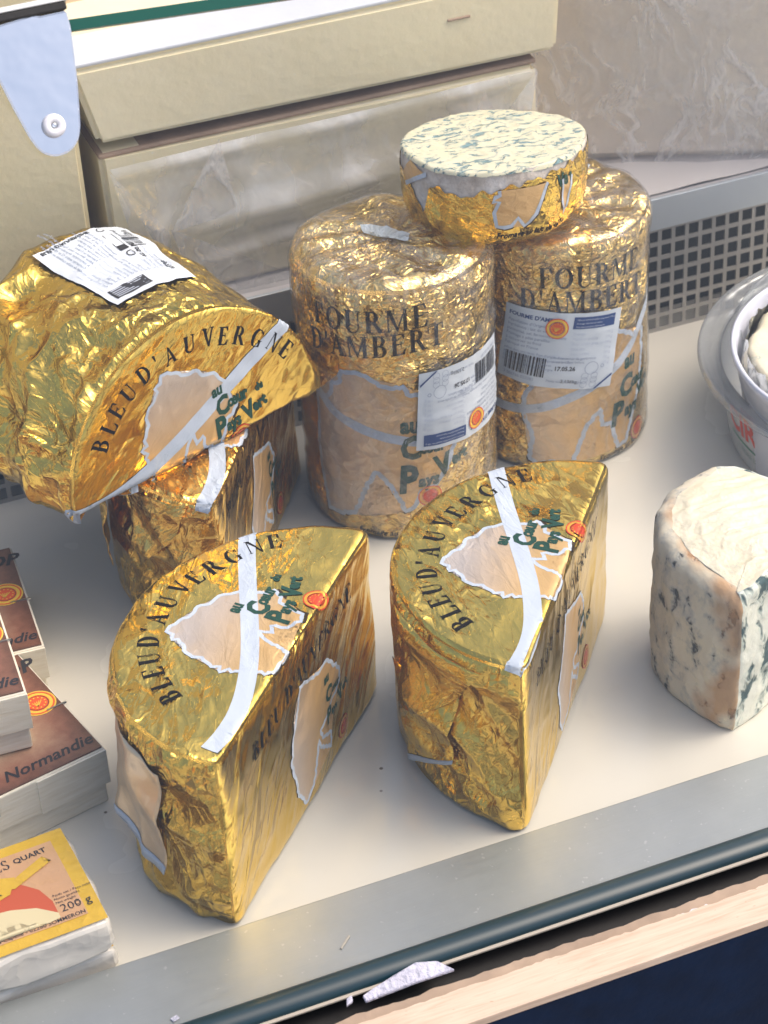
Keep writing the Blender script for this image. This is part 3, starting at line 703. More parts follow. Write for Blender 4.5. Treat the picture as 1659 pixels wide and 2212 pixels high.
def fourme_label_art(W, Hh, ):
    a = [('label_title', 'ink_blue', xf(text2d("FOURME D'AMBERT", 3.2, 0, .03), 0, (3, Hh-8)), 0),
         ('label_text', 'ink_grey', micro(ING, 3, Hh-13, 3.7, 2.3)+micro(ING2, 3, Hh-36, 3.3, 1.9), 0),
         ('label_panel', 'ink_blue', [bar(W-37, Hh-12, W-5, Hh-3)], 3),
         ('label_table', 'ink_pale', micro(NUT, W-36, Hh-17, 3.9, 2.2)+[bar(W-37, Hh-18-3.9*i, W-5, Hh-17.7-3.9*i) for i in range(8)]+micro(["100 g"]*7, W-11, Hh-17, 3.9, 2.0), 0),
         ('barcode', 'ink_black', barcode(5, 8, 30, 15), 0),
         ('barcode_number', 'ink_grey', xf(text2d("3 086736 023381", 2.4), 0, (5, 4)), 0),
         ('date_text', 'ink_black', xf(text2d("17.05.26", 3.2, 0, .02), 0, (41, 15)), 0),
         ('weight_text', 'ink_black', xf(text2d("2,136kg", 2.8), 0, (47, 5)), 0),
         ('label_lines', 'ink_grey', micro(["A consommer de préférence", "avant le / Best before"], 39, 24, 3, 1.9)+xf(text2d("Poids net / Net weight", 2), 0, (37, 5))+[p for cx in (64, 71) for cy in (4, 7.5, 11) for p in ringp(cx, cy, 2.6, 2.35, 13)]+ringp(68, 17, 5, 4.7, 17)+ringp(76, 18, 1.4, 1.0, 9), 0),
         ('label_corner', 'ink_blue', [np.array([(W-14, 0), (W-12, 0), (W-1, 9), (W-1, 11)])], 0)]
    r_, y_, g_ = seal_art(W-48, Hh-12, 8); a += [('seal_ring', 'ink_yellow', y_, 0), ('seal_print', 'ink_red', r_, 0), ('seal_mark', 'ink_yellow', g_, 0)]
    a += [('label_panel_text', 'ink_pale', micro(["Valeurs nutritionnelles moyennes 100 g", "Average nutritional values", "Durchschnittliche Nährwerte"], W-35, Hh-5.4, 2.7, 1.3), 0)]
    return a
def quad_frame(c00, c10, c11, c01, W, Hh):
    c00, c10, c11, c01 = [np.array(c, float) for c in (c00, c10, c11, c01)]
    def fr(p):
        u = (p[:, 0]/W)[:, None]; v = (p[:, 1]/Hh)[:, None]; return (1-u)*(1-v)*c00+u*(1-v)*c10+u*v*c11+(1-u)*v*c01
    return fr
# drum 2 label upright; drum 1 label upside down
paper_label(D2.side, d2o, quad_frame((-74, 80), (9.5, 69.5), (21, 131), (-65, 143), 86, 60), 86, 60, fourme_label_art(86, 60), 2.2)
paper_label(D1.side, d1o, quad_frame((68, 139), (-10.6, 142), (-14.7, 78), (70, 74), 84, 62), 84, 62, fourme_label_art(84, 62), 2.2)
BL = [('label_panel', 'ink_black', [bar(4, 60, 36, 80)], 4), 
      ('label_text', 'ink_grey', micro(NUT*2, 40, 78, 2.6, 1.8)+micro((ING+ING2)*1, 4, 52, 2.7, 1.8)+micro(ING2, 40, 36, 2.8, 1.7)+ringp(70, 76, 4.2, 3.9, 15), 0),
      ('label_lines', 'ink_pale', [bar(38, 42+3.2*i, 60, 42.3+3.2*i) for i in range(12)], 0),
      ('label_title', 'ink_black', xf(text2d("BLEU D'AUVERGNE", 2.6, 0, .02), 0, (4, 57)), 0),
      ('date_text', 'ink_black', xf(text2d("31.05.26", 3.4, 0, .02), -math.pi/2, (60, 50)), 0),
      ('weight_text', 'ink_black', xf(text2d("1,297kg", 3.2, 0, .01), -math.pi/2, (68, 60)), 0),
      ('barcode', 'ink_black', [np.stack([p[:, 1], p[:, 0]], 1) for p in barcode(6, 56, 26, 14, 5)], 0),
      ('label_symbol', 'ink_black', ringp(50, 30, 3.2, 2.3, 15)+ringp(50, 8, 3, 2.4, 13)+[bar(47, 20, 53, 26)]+stroke([(47, 11), (53, 11), (53, 20), (47, 20)], .5, True), 0)]
# on the tipped half wheel: label on the rind.  u runs along the arc, v along the axis
W4L, H4L = 72, 86
paper_label(h4.rind, w4, quad_frame((18, 106), (20, 14), (-58, 6), (-52, 98), 86, 76), 86, 76, [
    ('label_panel', 'ink_black', [bar(3, 4, 25, 34)][:0]+[bar(4, 58, 38, 72)][:0]+[bar(5, 5, 16, 38)], 4),
    ('label_panel_text', 'ink_pale', [bar(6.5+2*i, 7, 7.2+2*i, 36-3*(i % 2)) for i in range(5)], 0),
    ('label_text', 'ink_grey', [p[:, ::-1]*np.array([1, 1]) for p in []]+micro((NUT+NUT+NUT)[:17], 20, 71, 3.9, 2.3)+micro((ING+ING2)*1, 48, 40, 3.4, 2.2), 0),
    ('label_lines', 'ink_pale', [bar(18, 4+3.9*i, 46, 4.35+3.9*i) for i in range(17)], 0),
    ('label_title', 'ink_black', xf(text2d("BLEU D'AUVERGNE", 3.2, 0, .03), math.pi/2, (84, 4)), 0),
    ('date_text', 'ink_black', xf(text2d("31.05.26", 3.8, 0, .03), math.pi/2, (40, 44))[:0]+xf(text2d("31.05.26", 3.8, 0, .03), math.pi, (56, 60)), 0),
    ('weight_text', 'ink_black', xf(text2d("1,297kg", 3.6, 0, .02), math.pi, (30, 66)), 0),
    ('barcode', 'ink_black', barcode(52, 56, 26, 14, 5), 0),
    ('label_symbol', 'ink_black', ringp(44, 50, 3.4, 2.5, 15)+ringp(80, 50, 3, 2.4, 13)+[bar(50, 46, 56, 53)]+stroke([(56, 46), (72, 46), (72, 53), (56, 53)], .5, True), 0)], 1.2)

# ================================================================ cut drum resting on the two tall ones
MAT['rind'] = None
t = NT('grey_rind'); c = t.coord(); n1 = t.noise(c, 45, 5, .6); t_b = t.ramp(n1, [(.3, (.42, .34, .28)), (.45, (.68, .60, .52)), (.62, (.78, .73, .69)), (.8, (.70, .66, .64))])
MAT['rind'] = t.done(t.pr(t_b, .8, 0, t.bump(t.noise(c, 160, 5, .65), .0016)))
def blue_mat(name, base1, base2, thr, vein=(.05, .10, .12), sc=110, st=(1, 1, 1), rot=(0, 0, 0), soft=.07, bumpy=.001):
    t = NT(name); c = t.coord(); v = t.map(c, st, rot)
    v = t.vm('ADD', v, t.vm('SCALE', t.vm('SUBTRACT', t.noise(c, 60, 2, out=1), (.5, .5, .5)), scale=.015))
    n = t.noise(v, sc, 3, .62); m = t.noise(c, sc*.28, 2)
    th = t.math('SUBTRACT', thr, t.math('MULTIPLY', t.math('SUBTRACT', m, .5), .22))
    f = t.mr(n, th, t.math('ADD', th, soft)); halo = t.mr(n, t.math('SUBTRACT', th, .06), t.math('ADD', th, .02))
    b = t.mix(t.noise(c, 25, 3), base1, base2)
    b = t.mix(t.math('MULTIPLY', halo, .55), b, (.42, .50, .45))
    b = t.mix(f, b, t.mix(t.noise(c, 300, 2), vein, tuple(x*2.2 for x in vein)))
    h = t.math('SUBTRACT', t.math('MULTIPLY', t.noise(c, 420, 3), .35), f)
    return t.done(t.pr(b, t.mr(f, 0, 1, .38, .7), 0, t.bump(h, bumpy), sss=.12))
MAT['slice_face'] = blue_mat('blue_veined_cut_face', (.70, .66, .49), (.66, .62, .42), .555, vein=(.10, .17, .18), sc=215, st=(.45, 1.1, 1), rot=(0, 0, -.05), soft=.10)
SL = thing('blue_cheese_slice', 'round of veined blue cheese, lower half in gold foil, lying across both tall drums', 'cheese', (-.0565, .008, .2045))
SL.rotation_euler = (R_(0), R_(0), 0)
def tilt(P): k = np.clip(P[:, 2]/.05, 0, 1)[:, None]; return P+np.c_[0*P[:, 0], 0*P[:, 0], -.14*(.34*P[:, 0]+.94*P[:, 1])]*k
nu = 200; th = np.linspace(0, 2*math.pi, nu, endpoint=False)
rs = .0650+.0016*np.sin(2*th+.6)+.0010*np.sin(5*th+1)+.0010*np.cos(3*th); TH = .053
def sl_ring(r, z): return np.stack([rs*r*np.cos(th), rs*r*np.sin(th), np.full(nu, z)+0*th], 1)
prof = [(.0, 0), (.55, 0), (.80, .0006), (.88, .002), (.94, .006), (.975, .012), (.995, .02), (1, .03), (.995, .042), (.985, .050), (.975, .0535)]
prof = [(r_0, z_0*.96) for r_0, z_0 in prof]
ptz = []
for (r0, z0), (r1, z1) in zip(prof[:-1], prof[1:]):
    for k in range(4): ptz.append((r0+(r1-r0)*k/4, z0+(z1-z0)*k/4))
ptz.append(prof[-1])
P = np.vstack([sl_ring(r, z) for r, z in ptz]); nrm = P*np.array([1, 1, 0]); nrm /= np.linalg.norm(nrm, axis=1)[:, None]+1e-9
P = P+nrm*(.0012*crumple(P, 31, 40, 3))[:, None]
me = from_arrays(tilt(P), quads(nu, len(ptz), True)); smooth(me); link('rind', me, MAT['rind'], SL)
rows = [sl_ring(1.0, .0486), sl_ring(.987, .0505)]+[sl_ring(k, .0535*.96) for k in np.linspace(.970, 0.01, 40)]; P = np.vstack(rows); P[:, 2] += .0006*crumple(P, 33, 90, 3)+.0004
me = from_arrays(tilt(P), quads(nu, len(rows), True)); smooth(me); link('cut_face', me, MAT['slice_face'], SL)
# foil shell: ragged upper border, missing on the left front
nz = 34
ang_d = np.degrees(th)
def lim(a):   # height the foil reaches, by angle
    a = a % 360; x = np.array([0, 120, 172, 186, 198, 206, 214, 222, 230, 245, 262, 290, 330, 360]); y = np.array([.048, .046, .040, .030, .020, .038, .042, .036, .037, .040, .043, .046, .048, .048])
    return np.interp(a, x, y)+.0012*np.sin(np.radians(a)*23)+.001*np.sin(np.radians(a)*41)
pr_r = np.array([p[0] for p in prof]); pr_z = np.array([p[1] for p in prof])
L_ = np.r_[0, np.cumsum(np.hypot(np.diff(pr_r)*.0665, np.diff(pr_z)))]
zl_at = lambda l: (np.interp(l, L_, pr_r), np.interp(l, L_, pr_z))
hi = lim(ang_d); lmax = np.array([np.interp(h_, pr_z[1:], L_[1:]) for h_ in hi]); l0 = L_[1]*.6
rows = []; fu = []
for k in np.linspace(0, 1, nz):
    l = l0+(lmax-l0)*k; r, z = zl_at(l); rows.append(np.stack([rs*r*np.cos(th), rs*r*np.sin(th), z], 1)); fu.append(np.stack([th*.05+z*.3, l, 0*l], 1))
P = np.vstack(rows); fu = np.vstack(fu); nrm = P*np.array([1, 1, 0]); nrm /= np.linalg.norm(nrm, axis=1)[:, None]
P0 = P.copy(); P = P+nrm*(.0012*crumple(P, 31, 40, 3)+.0009)[:, None]-np.array([0, 0, .0004])
me = from_arrays(tilt(P), quads(nu, nz, True)); put_attr(me, 'fuv', fu, 'FLOAT_VECTOR'); put_attr(me, 'crk', np.full(len(P), .75)); smooth(me)
o = link('foil_wrap', me, MAT['foil'], SL)
def sl_side(sz):
    a = sz[:, 0]/.0665-math.pi/2; z = sz[:, 1]; r = np.interp(z, pr_z[3:], pr_r[3:]); R0 = np.interp(a % (2*math.pi), np.r_[th, 2*math.pi], np.r_[rs, rs[0]])
    P = np.stack([R0*r*np.cos(a), R0*r*np.sin(a), z], 1); N = np.stack([np.cos(a), np.sin(a), 0*a], 1)
    X = P+N*(.0012*crumple(P, 31, 40, 3)+.0009)[:, None]; X = tilt(X); return X, N, np.stack([(a)*.05+z*.3, z, 0*z], 1), np.full(len(P), .5)
mp = np.array([(-24.2, 40), (-23.8, 37), (-27, 36), (-28.5, 33), (-24.3, 33), (-28, 26), (-26.4, 17), (-21, 16), (-16.2, 16.5), (-11.4, 21), (-6.7, 15), (-2, 18), (2.2, 22), (7.3, 32), (12, 40)], float)
decal('map_print', [mp], sl_side, MAT['p_peach'], SL, .4, 2, grad=lambda v: v[:, 0]*0+.95)
decal('map_outline', stroke(mp, 2.6), sl_side, MAT['p_white'], SL, .6, 2)
decal('map_shade_print', stroke(mp[4:]+np.array([.6, -1.6]), 1.6), sl_side, MAT['p_shadow'], SL, .3, 2)
decal('small_print', xf(text2d("Fromage au lait de vache", 4.2, .2, .03), -.03, (-27, 8)), sl_side, MAT['p_black'], SL, .4, 2)
decal('slogan_print', green_art([('Ve', 22, 33, 9, .1), ('t', 35, 34, 8, .1)]), sl_side, MAT['p_green'], SL, .4, 2)
mp2 = np.array([(27, 38), (27.5, 22), (29, 14), (33, 21), (38, 38)], float)
decal('map_print', [mp2], sl_side, MAT['p_peach'], SL, .3, 2, grad=lambda v: v[:, 0]*0+.95); decal('map_outline', stroke(mp2, 2), sl_side, MAT['p_white'], SL, .6, 2)
decal('ribbon_print', stroke([(-110, 30), (-78, 46)], 3), sl_side, MAT['p_white'], SL, .6, 2)
decal('map_print', [np.array([(-112, 38), (-100, 50), (-80, 46), (-109, 28)])], sl_side, MAT['p_peach'], SL, .4, 2, grad=lambda v: v[:, 0]*0+.95)

# ================================================================ blue cheese quarter at the right
def rim_smooth(poly, n=240, it=3, w_=9):
    pl = np.array(poly, float); q = np.vstack([pl, pl[:1]]); L = np.r_[0, np.cumsum(np.linalg.norm(np.diff(q, axis=0), axis=1))]
    t_ = np.linspace(0, L[-1], n, endpoint=False); pl = np.stack([np.interp(t_, L, q[:, i]) for i in (0, 1)], 1)
    k = np.hanning(w_+2)[1:-1]; k /= k.sum(); pd = w_//2
    for _ in range(it): e_ = np.vstack([pl[-pd:], pl, pl[:pd]]); pl = np.stack([np.convolve(e_[:, i], k, 'valid') for i in (0, 1)], 1)
    return pl
MAT['bc_top'] = blue_mat('crumbly_cheese_top', (.78, .72, .58), (.72, .64, .44), .70, sc=60, vein=(.10, .13, .13), bumpy=.0016)
t = NT('blue_cheese_rind'); c = t.coord(); v = t.map(c, (1, 1, .8), (0, .5, 0)); n = t.noise(v, 88, 3, .6); o_ = t.noise(c, 22, 3)
pt = t.mr(n, .60, .68); b = t.mix(t.mr(o_, .35, .65), (.76, .67, .49), (.70, .62, .48))
b = t.mix(t.math('MULTIPLY', t.mr(n, .48, .60), .5), b, (.35, .36, .34)); b = t.mix(pt, b, (.05, .065, .075))
sep = t.n('ShaderNodeSeparateXYZ'); t.l(c, sep.inputs[0])
ox = t.math('ADD', sep.outputs[0], t.math('MULTIPLY', t.math('SUBTRACT', t.noise(c, 30, 3), .5), .02)); 
orange = t.math('MULTIPLY', t.mr(t.math('ABSOLUTE', t.math('SUBTRACT', ox, .012)), .004, .009, 1, 0), t.mr(t.noise(c, 26, 2), .35, .5))
b = t.mix(t.math('MULTIPLY', orange, .8), b, (.56, .30, .13))
gr = t.math('MULTIPLY', t.mr(t.math('ABSOLUTE', t.math('SUBTRACT', ox, .018)), .002, .006, 1, 0), t.math('MULTIPLY', t.mr(sep.outputs[2], .062, .075), t.mr(sep.outputs[2], .098, .09)))
b = t.mix(t.math('MULTIPLY', gr, .7), b, (.15, .12, .09))
MAT['bc_rind'] = t.done(t.pr(b, .6, 0, t.bump(t.math('SUBTRACT', t.math('MULTIPLY', t.noise(c, 200, 4), .5), pt), .0012), sss=.1))
MAT['bc_cut'] = blue_mat('blue_cheese_cut', (.78, .80, .72), (.76, .76, .64), .55, sc=70, st=(1, 1, .55), rot=(0, .3, 0), vein=(.03, .06, .065), soft=.10)
BC = thing('blue_cheese_wedge', 'unwrapped wedge of blue cheese with orange stained rind, in front of the tub', 'cheese', (-.072, -.355, 0))
bo = np.array([(-.0565, -.3545), (-.0655, -.340), (-.0725, -.322), (-.0765, -.300), (-.0745, -.278), (-.0665, -.260), (-.053, -.2475), (-.035, -.240), (-.012, -.233), (.004, -.240), (.020, -.262), (.034, -.288), (.044, -.31), (-.004, -.3315), (-.030, -.343)])-np.array([-.072, -.355])
pl = rim_smooth(bo, 260, 2, 5); cenb = np.array([.06, .055]); rows = []; Hb = .1195
d_ = np.roll(pl, -1, 0)-np.roll(pl, 1, 0); nn_ = np.stack([d_[:, 1], -d_[:, 0]], 1); nn_ /= np.linalg.norm(nn_, axis=1)[:, None]
if ((pl-cenb)*nn_).sum() < 0: nn_ = -nn_
def topz(xy):   # dips from the back left shoulder towards the front corner
    x, y = xy[:, 0], xy[:, 1]; return Hb-.0115*np.clip((.085-y)/.085, 0, 1)+.003*np.sin(x*40)
zb = np.r_[0, .0008, .003, np.linspace(.008, .93, 60)]; 
for k in (0., .7): rows.append(np.c_[cenb+(pl-nn_*.004-cenb)*k, np.zeros(len(pl))])
tz = topz(pl)
for a in np.linspace(0, math.pi/2, 5): rows.append(np.c_[pl-nn_*.004*(1-math.sin(a)), np.full(len(pl), .004*(1-math.cos(a)))])
isr = (pl[:, 0] < .062-.0*pl[:, 1]) & ~((pl[:, 1] < .03) & (pl[:, 0] > .017)); rb = np.where(isr, .010, .004)
from_r = np.convolve(np.r_[rb[-8:], rb, rb[:8]], np.ones(17)/17, 'valid')
for z in np.linspace(0, 1, 56)[1:-1]: rows.append(np.c_[pl+nn_*(.0015*math.sin(z*math.pi)), .004+(tz-from_r-.004)*z])
for a in np.linspace(0, math.pi/2, 8): rows.append(np.c_[pl-nn_*(from_r*(1-math.cos(a)))[:, None], tz-from_r+from_r*math.sin(a)])
nside = len(rows)
P = np.vstack(rows); nr3 = np.vstack([np.c_[nn_, 0*tz]]*len(rows)); P = P+nr3*(.0011*crumple(P, 41, 34, 4)+.0006*vnoise(P*120, 4))[:, None]; P[:, 2] = np.maximum(P[:, 2], .0004)
F = quads(len(pl), nside, True); me = from_arrays(P, F)
me.materials.append(MAT['bc_rind']); me.materials.append(MAT['bc_cut'])
mi = []
for f_ in F: mi.append(0 if isr[f_[0] % len(pl)] else 1)
me.polygons.foreach_set('material_index', mi); smooth(me)
me.name = 'rind'; ob = bpy.data.objects.new('rind', me); COL.objects.link(ob); ob.parent = BC
rows = []; base = pl-nn_*from_r[:, None]
for k in np.linspace(1, 0.0, 60): Q = cenb+(base-cenb)*k; z = topz(cenb+(pl-cenb)*k); rows.append(np.c_[Q, z*1.0])
P = np.vstack(rows); edge_f = np.repeat(np.clip((1-np.linspace(1, 0, 60))*8, 0, 1), len(pl))
# torn, layered curd
lay = crumple(P*np.array([.5, 1.8, 1]), 43, 70, 3)
P[:, 2] += edge_f*(.0011*lay+.0014*np.floor(2.5*vnoise(P*np.array([26, 90, 1]), 44))/2.5)
P[:len(pl)] = np.c_[base, tz]; P[:len(pl)] += (nr3[:len(pl)]*(.0011*crumple(np.c_[base, tz], 41, 34, 4)+.0006*vnoise(np.c_[base, tz]*120, 4))[:, None])
me = from_arrays(P, quads(len(pl), 60, True)); smooth(me); link('torn_top', me, MAT['bc_top'], BC)

# ================================================================ plastic tub with white cup
t = NT('clear_plastic'); c = t.coord(); n = t.bump(t.noise(c, 30, 2), .002)
tr = t.n('ShaderNodeBsdfTransparent'); tr.inputs[0].default_value = (.90, .92, .93, 1); gl = t.n('ShaderNodeBsdfGlossy'); gl.inputs['Roughness'].default_value = .08; t.l(n, gl.inputs['Normal'])
df = t.n('ShaderNodeBsdfDiffuse'); df.inputs[0].default_value = (.62, .65, .68, 1)
lw = t.n('ShaderNodeLayerWeight'); lw.inputs[0].default_value = .35; 
m1 = t.n('ShaderNodeMixShader'); t.l(t.mr(lw.outputs['Facing'], .1, 1, .06, .45), m1.inputs[0]); t.l(tr.outputs[0], m1.inputs[1]); t.l(df.outputs[0], m1.inputs[2])
m2 = t.n('ShaderNodeMixShader'); t.l(t.mr(lw.outputs['Fresnel'], 0, 1, .04, .6), m2.inputs[0]); t.l(m1.outputs[0], m2.inputs[1]); t.l(gl.outputs[0], m2.inputs[2])
MAT['clear'] = t.done(m2.outputs[0])
MAT['tub_body'] = simple('frosted_tub_plastic', (.74, .75, .74), .22, coat=.3, nscale=20, namp=.0005)
MAT['cup'] = simple('white_cup_plastic', (.72, .74, .84), .3, coat=.2)
def lathe(prof_, nu=120):
    th_ = np.linspace(0, 2*math.pi, nu, endpoint=False); P = np.vstack([np.stack([r*np.cos(th_), r*np.sin(th_), np.full(nu, z)], 1) for r, z in prof_])
    me = from_arrays(P, quads(nu, len(prof_), True)); smooth(me); return me
TB = thing('cheese_tub', 'clear rimmed plastic tub with red lettering at the right edge of the case', 'tub', (.224, -.1084, 0))
link('tub_wall', lathe([(.0, .0008), (.126, .0008), (.130, .004), (.139, .062), (.140, .066)]), MAT['tub_body'], TB)
o = link('clear_rim', lathe([(.1395, .066), (.1405, .069), (.148, .068), (.1515, .0685), (.1535, .071), (.1545, .0705), (.1548, .068)]), MAT['clear'], TB); mo = o.modifiers.new('t', 'SOLIDIFY'); mo.thickness = .0012
o = link('clear_lid', lathe([(.1395, .066), (.134, .078), (.1285, .0905), (.1260, .093), (.1245, .0905), (.1240, .07)]), MAT['clear'], TB)
TC = thing('cheese_cup', 'white cup of soft ripe cheese set inside the clear tub', 'cup', (.196, -.134, .004))
link('cup_wall', lathe([(.0, .001), (.100, .001), (.104, .004), (.1165, .093), (.1185, .0955), (.1205, .0945), (.1200, .090), (.1155, .088), (.114, .07), (.0, .066)]), MAT['cup'], TC)
nu = 160; th_ = np.linspace(0, 2*math.pi, nu, endpoint=False); rows = []
rr0 = .108+.0022*np.sin(3*th_)+.002*np.sin(7*th_+1)
for k, z in ((1, .068), (1.0, .080), (.985, .088), (.96, .0915)): rows.append(np.stack([rr0*k*np.cos(th_), rr0*k*np.sin(th_), np.full(nu, z)], 1))
for k in np.linspace(.94, .01, 50): rows.append(np.stack([rr0*k*np.cos(th_), rr0*k*np.sin(th_), np.full(nu, .0925)], 1))
P = np.vstack(rows); P[:, 2] += (P[:, 2] > .085)*(.0022*crumple(P, 51, 30, 4)); P[:, :2] *= (1+.01*vnoise(P*60, 3))[:, None]
me = from_arrays(P, quads(nu, len(rows), True)); smooth(me); link('soft_cheese', me, blue_mat('soft_cheese', (.82, .78, .66), (.76, .66, .42), .66, sc=45, vein=(.30, .33, .28), soft=.12), TC)
# silver foil collar round the cheese
rows = []
for k in range(10):
    z = .070+.024*k/9; rows.append(np.stack([(.1125-.0004*k+.0012*np.sin(th_*31+k))*np.cos(th_), (.1125-.0004*k+.0012*np.sin(th_*31+k))*np.sin(th_), z+.002*np.sin(th_*17)*(k/9)+.0015*np.sin(th_*43)*(k/9)], 1))
P = np.vstack(rows); me = from_arrays(P, quads(nu, 10, True)); smooth(me)
MAT['silver'] = simple('silver_foil', (.66, .68, .66), .25, 1.0, nscale=220, namp=.0012)
link('foil_collar', me, MAT['silver'], TC)
def tub_side(sz):
    a = sz[:, 0]/.136+math.pi*.965; z = sz[:, 1]; r = np.interp(z, [.004, .062], [.130, .139])
    N = np.stack([np.cos(a), np.sin(a), 0*a], 1); return np.stack([r*np.cos(a), r*np.sin(a), z], 1), N, N*.01, 0*a
MAT['ink_tub_red'] = ink('ink_tub_red', (.62, .06, .03)); MAT['ink_tub_green'] = ink('ink_tub_green', (.05, .22, .13)); MAT['ink_tub_grey'] = ink('ink_tub_grey', (.20, .30, .25))
TW = lambda s_, x, y, h, b=.02: xf(text2d(s_, h, 0, b), 0, (x, y))
decal('lettering', serif_row('CIRESA', 6, 29, 17, .85, .05)[0] if False else TW('CIRESA', -15, 31, 20, .03)+TW('FORMAGGI', 10, 53.5, 6, .0), tub_side, MAT['ink_tub_red'], TB, .4, 3)
decal('stripe_print', [bar(-14, 23, 120, 25)], tub_side, MAT['ink_tub_green'], TB, .4, 4)
decal('small_print', TW('IL FIORE DEL SAPORE', -4, 14.5, 4.6, .0), tub_side, MAT['ink_tub_grey'], TB, .4, 3)

# ================================================================ wooden cheese boxes
t = NT('poplar_wood'); c = t.coord(); n = t.noise(t.map(c, (1, 1, 9)), 40, 4); b = t.ramp(n, [(.3, (.70, .63, .50)), (.7, (.82, .77, .66))])
MAT['poplar'] = t.done(t.pr(b, .62, 0, t.bump(n, .0003)))
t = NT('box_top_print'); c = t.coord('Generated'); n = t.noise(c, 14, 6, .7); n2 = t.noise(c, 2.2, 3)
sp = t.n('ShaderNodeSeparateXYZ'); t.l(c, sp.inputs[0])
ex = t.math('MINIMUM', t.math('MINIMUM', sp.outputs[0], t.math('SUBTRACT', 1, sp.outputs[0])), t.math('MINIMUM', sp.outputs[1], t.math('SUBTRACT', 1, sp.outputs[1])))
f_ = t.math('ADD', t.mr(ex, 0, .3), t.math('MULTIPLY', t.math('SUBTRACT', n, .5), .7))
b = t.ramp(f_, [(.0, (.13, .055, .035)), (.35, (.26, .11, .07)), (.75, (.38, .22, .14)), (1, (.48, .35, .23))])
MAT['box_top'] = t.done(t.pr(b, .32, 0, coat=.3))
MAT['staple'] = simple('steel_staple', (.45, .46, .48), .3, 1.0)
def cheese_box(corner, ang, h, label, steps=True, w_=.115, texts=()):
    o = thing('cheese_box', label, 'box', (corner[0], corner[1], corner[2]), (0, 0, ang), 'wooden boxes of soft cheese in a stack')
    # local: front right corner at origin, extends to -x and +y
    link('box_tray', bm_mesh(box(-w_+.002, -.002, .002, w_-.002, 0, h*.55, .0012)), MAT['poplar'], o)
    link('box_lid', bm_mesh(box(-w_, 0, 0, w_, h*.38, h-.0012, .0012)), MAT['poplar'], o)
    link('lid_strip', bm_mesh(box(-w_*.42, -w_*.0-.0, -.0012, .0002, h*.38, h-.002, .0003)), MAT['poplar'], o)
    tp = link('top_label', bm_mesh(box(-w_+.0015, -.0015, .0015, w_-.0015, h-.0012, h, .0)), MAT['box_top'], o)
    surf = lambda xy: (np.c_[xy, np.full(len(xy), h)], np.tile([0, 0, 1.], (len(xy), 1)), np.c_[xy, xy[:, 0]*0], xy[:, 0]*0)
    r_, y_, g_ = seal_art(-14, 62, 11)
    decal('seal_ring', y_+ringp(-14, 62, 12, 11), surf, MAT['ink_yellow'], tp, .2, 0); decal('seal_print', r_, surf, MAT['ink_red'], tp, .35, 0); decal('seal_mark', g_, surf, MAT['ink_yellow'], tp, .5, 0)
    decal('lettering', xf(text2d('AOP', 12, .35, .03), 0, (-33, 94)), surf, MAT['ink_black'], tp, .25, 0)
    decal('lettering', xf(text2d('en Normandie', 9.5, .35, .02), 0, (-81, 8)), surf, MAT['ink_black'], tp, .25, 0)
    for (x0, y0, z0, x1, y1, z1) in ((-.012, .052, h, .0006, .052, h), (-.0745, .004, h, -.0755, -.0006, h-.004), (-.0755, -.0006, h-.002, -.0755, -.0006, h-.014)):
        bm = box(min(x0, x1)-.0005, max(x0, x1)+.0005, min(y0, y1)-.0005, max(y0, y1)+.0005, min(z0, z1)-.0005, max(z0, z1)+.0007); link('staple', bm_mesh(bm), MAT['staple'], o)
    return o
cheese_box((-.4375, -.246, 0), R_(13), .046, 'wooden cheese box at the bottom of the pile, its brown lid reading Normandie')
cheese_box((-.4765, -.231, .047), R_(-3.0), .047, 'wooden cheese box lying on top of the pile at the left edge')
cheese_box((-.4455, -.131, 0), R_(-3.5), .044, 'wooden cheese box on the floor behind the pile of boxes')

# ================================================================ soft cheese packets
t = NT('packet_orange'); c = t.coord(); n = t.noise(c, 25, 4, .6)
MAT['pk_peach'] = t.done(t.pr(t.mix(n, (.52, .27, .12), (.62, .37, .19)), .3, 0, t.bump(t.noise(c, 60, 3, typ='RIDGED_MULTIFRACTAL'), .0004), coat=.6, coat_rough=.06))
t = NT('packet_yellow'); c = t.coord(); n = t.noise(c, 40, 4, .6)
MAT['pk_yellow'] = t.done(t.pr(t.mix(n, (.56, .32, .01), (.72, .46, .02)), .28, 0, t.bump(t.noise(c, 70, 3, typ='RIDGED_MULTIFRACTAL'), .0004), coat=.6, coat_rough=.06))
t = NT('waxed_paper'); c = t.coord(); n = t.noise(c, 30, 4)
MAT['waxed'] = t.done(t.pr(t.mix(n, (.62, .58, .52), (.76, .72, .66)), .35, 0, t.bump(t.noise(t.map(c, (1, 1, 1.3)), 26, 2, typ='RIDGED_MULTIFRACTAL'), .0011), coat=.8, coat_rough=.05))
MAT['pk_red'] = ink('ink_rind_red', (.50, .085, .03)); MAT['pk_cream'] = ink('ink_cheese_cream', (.64, .54, .32)); MAT['pk_tan'] = ink('ink_tan', (.42, .28, .05))
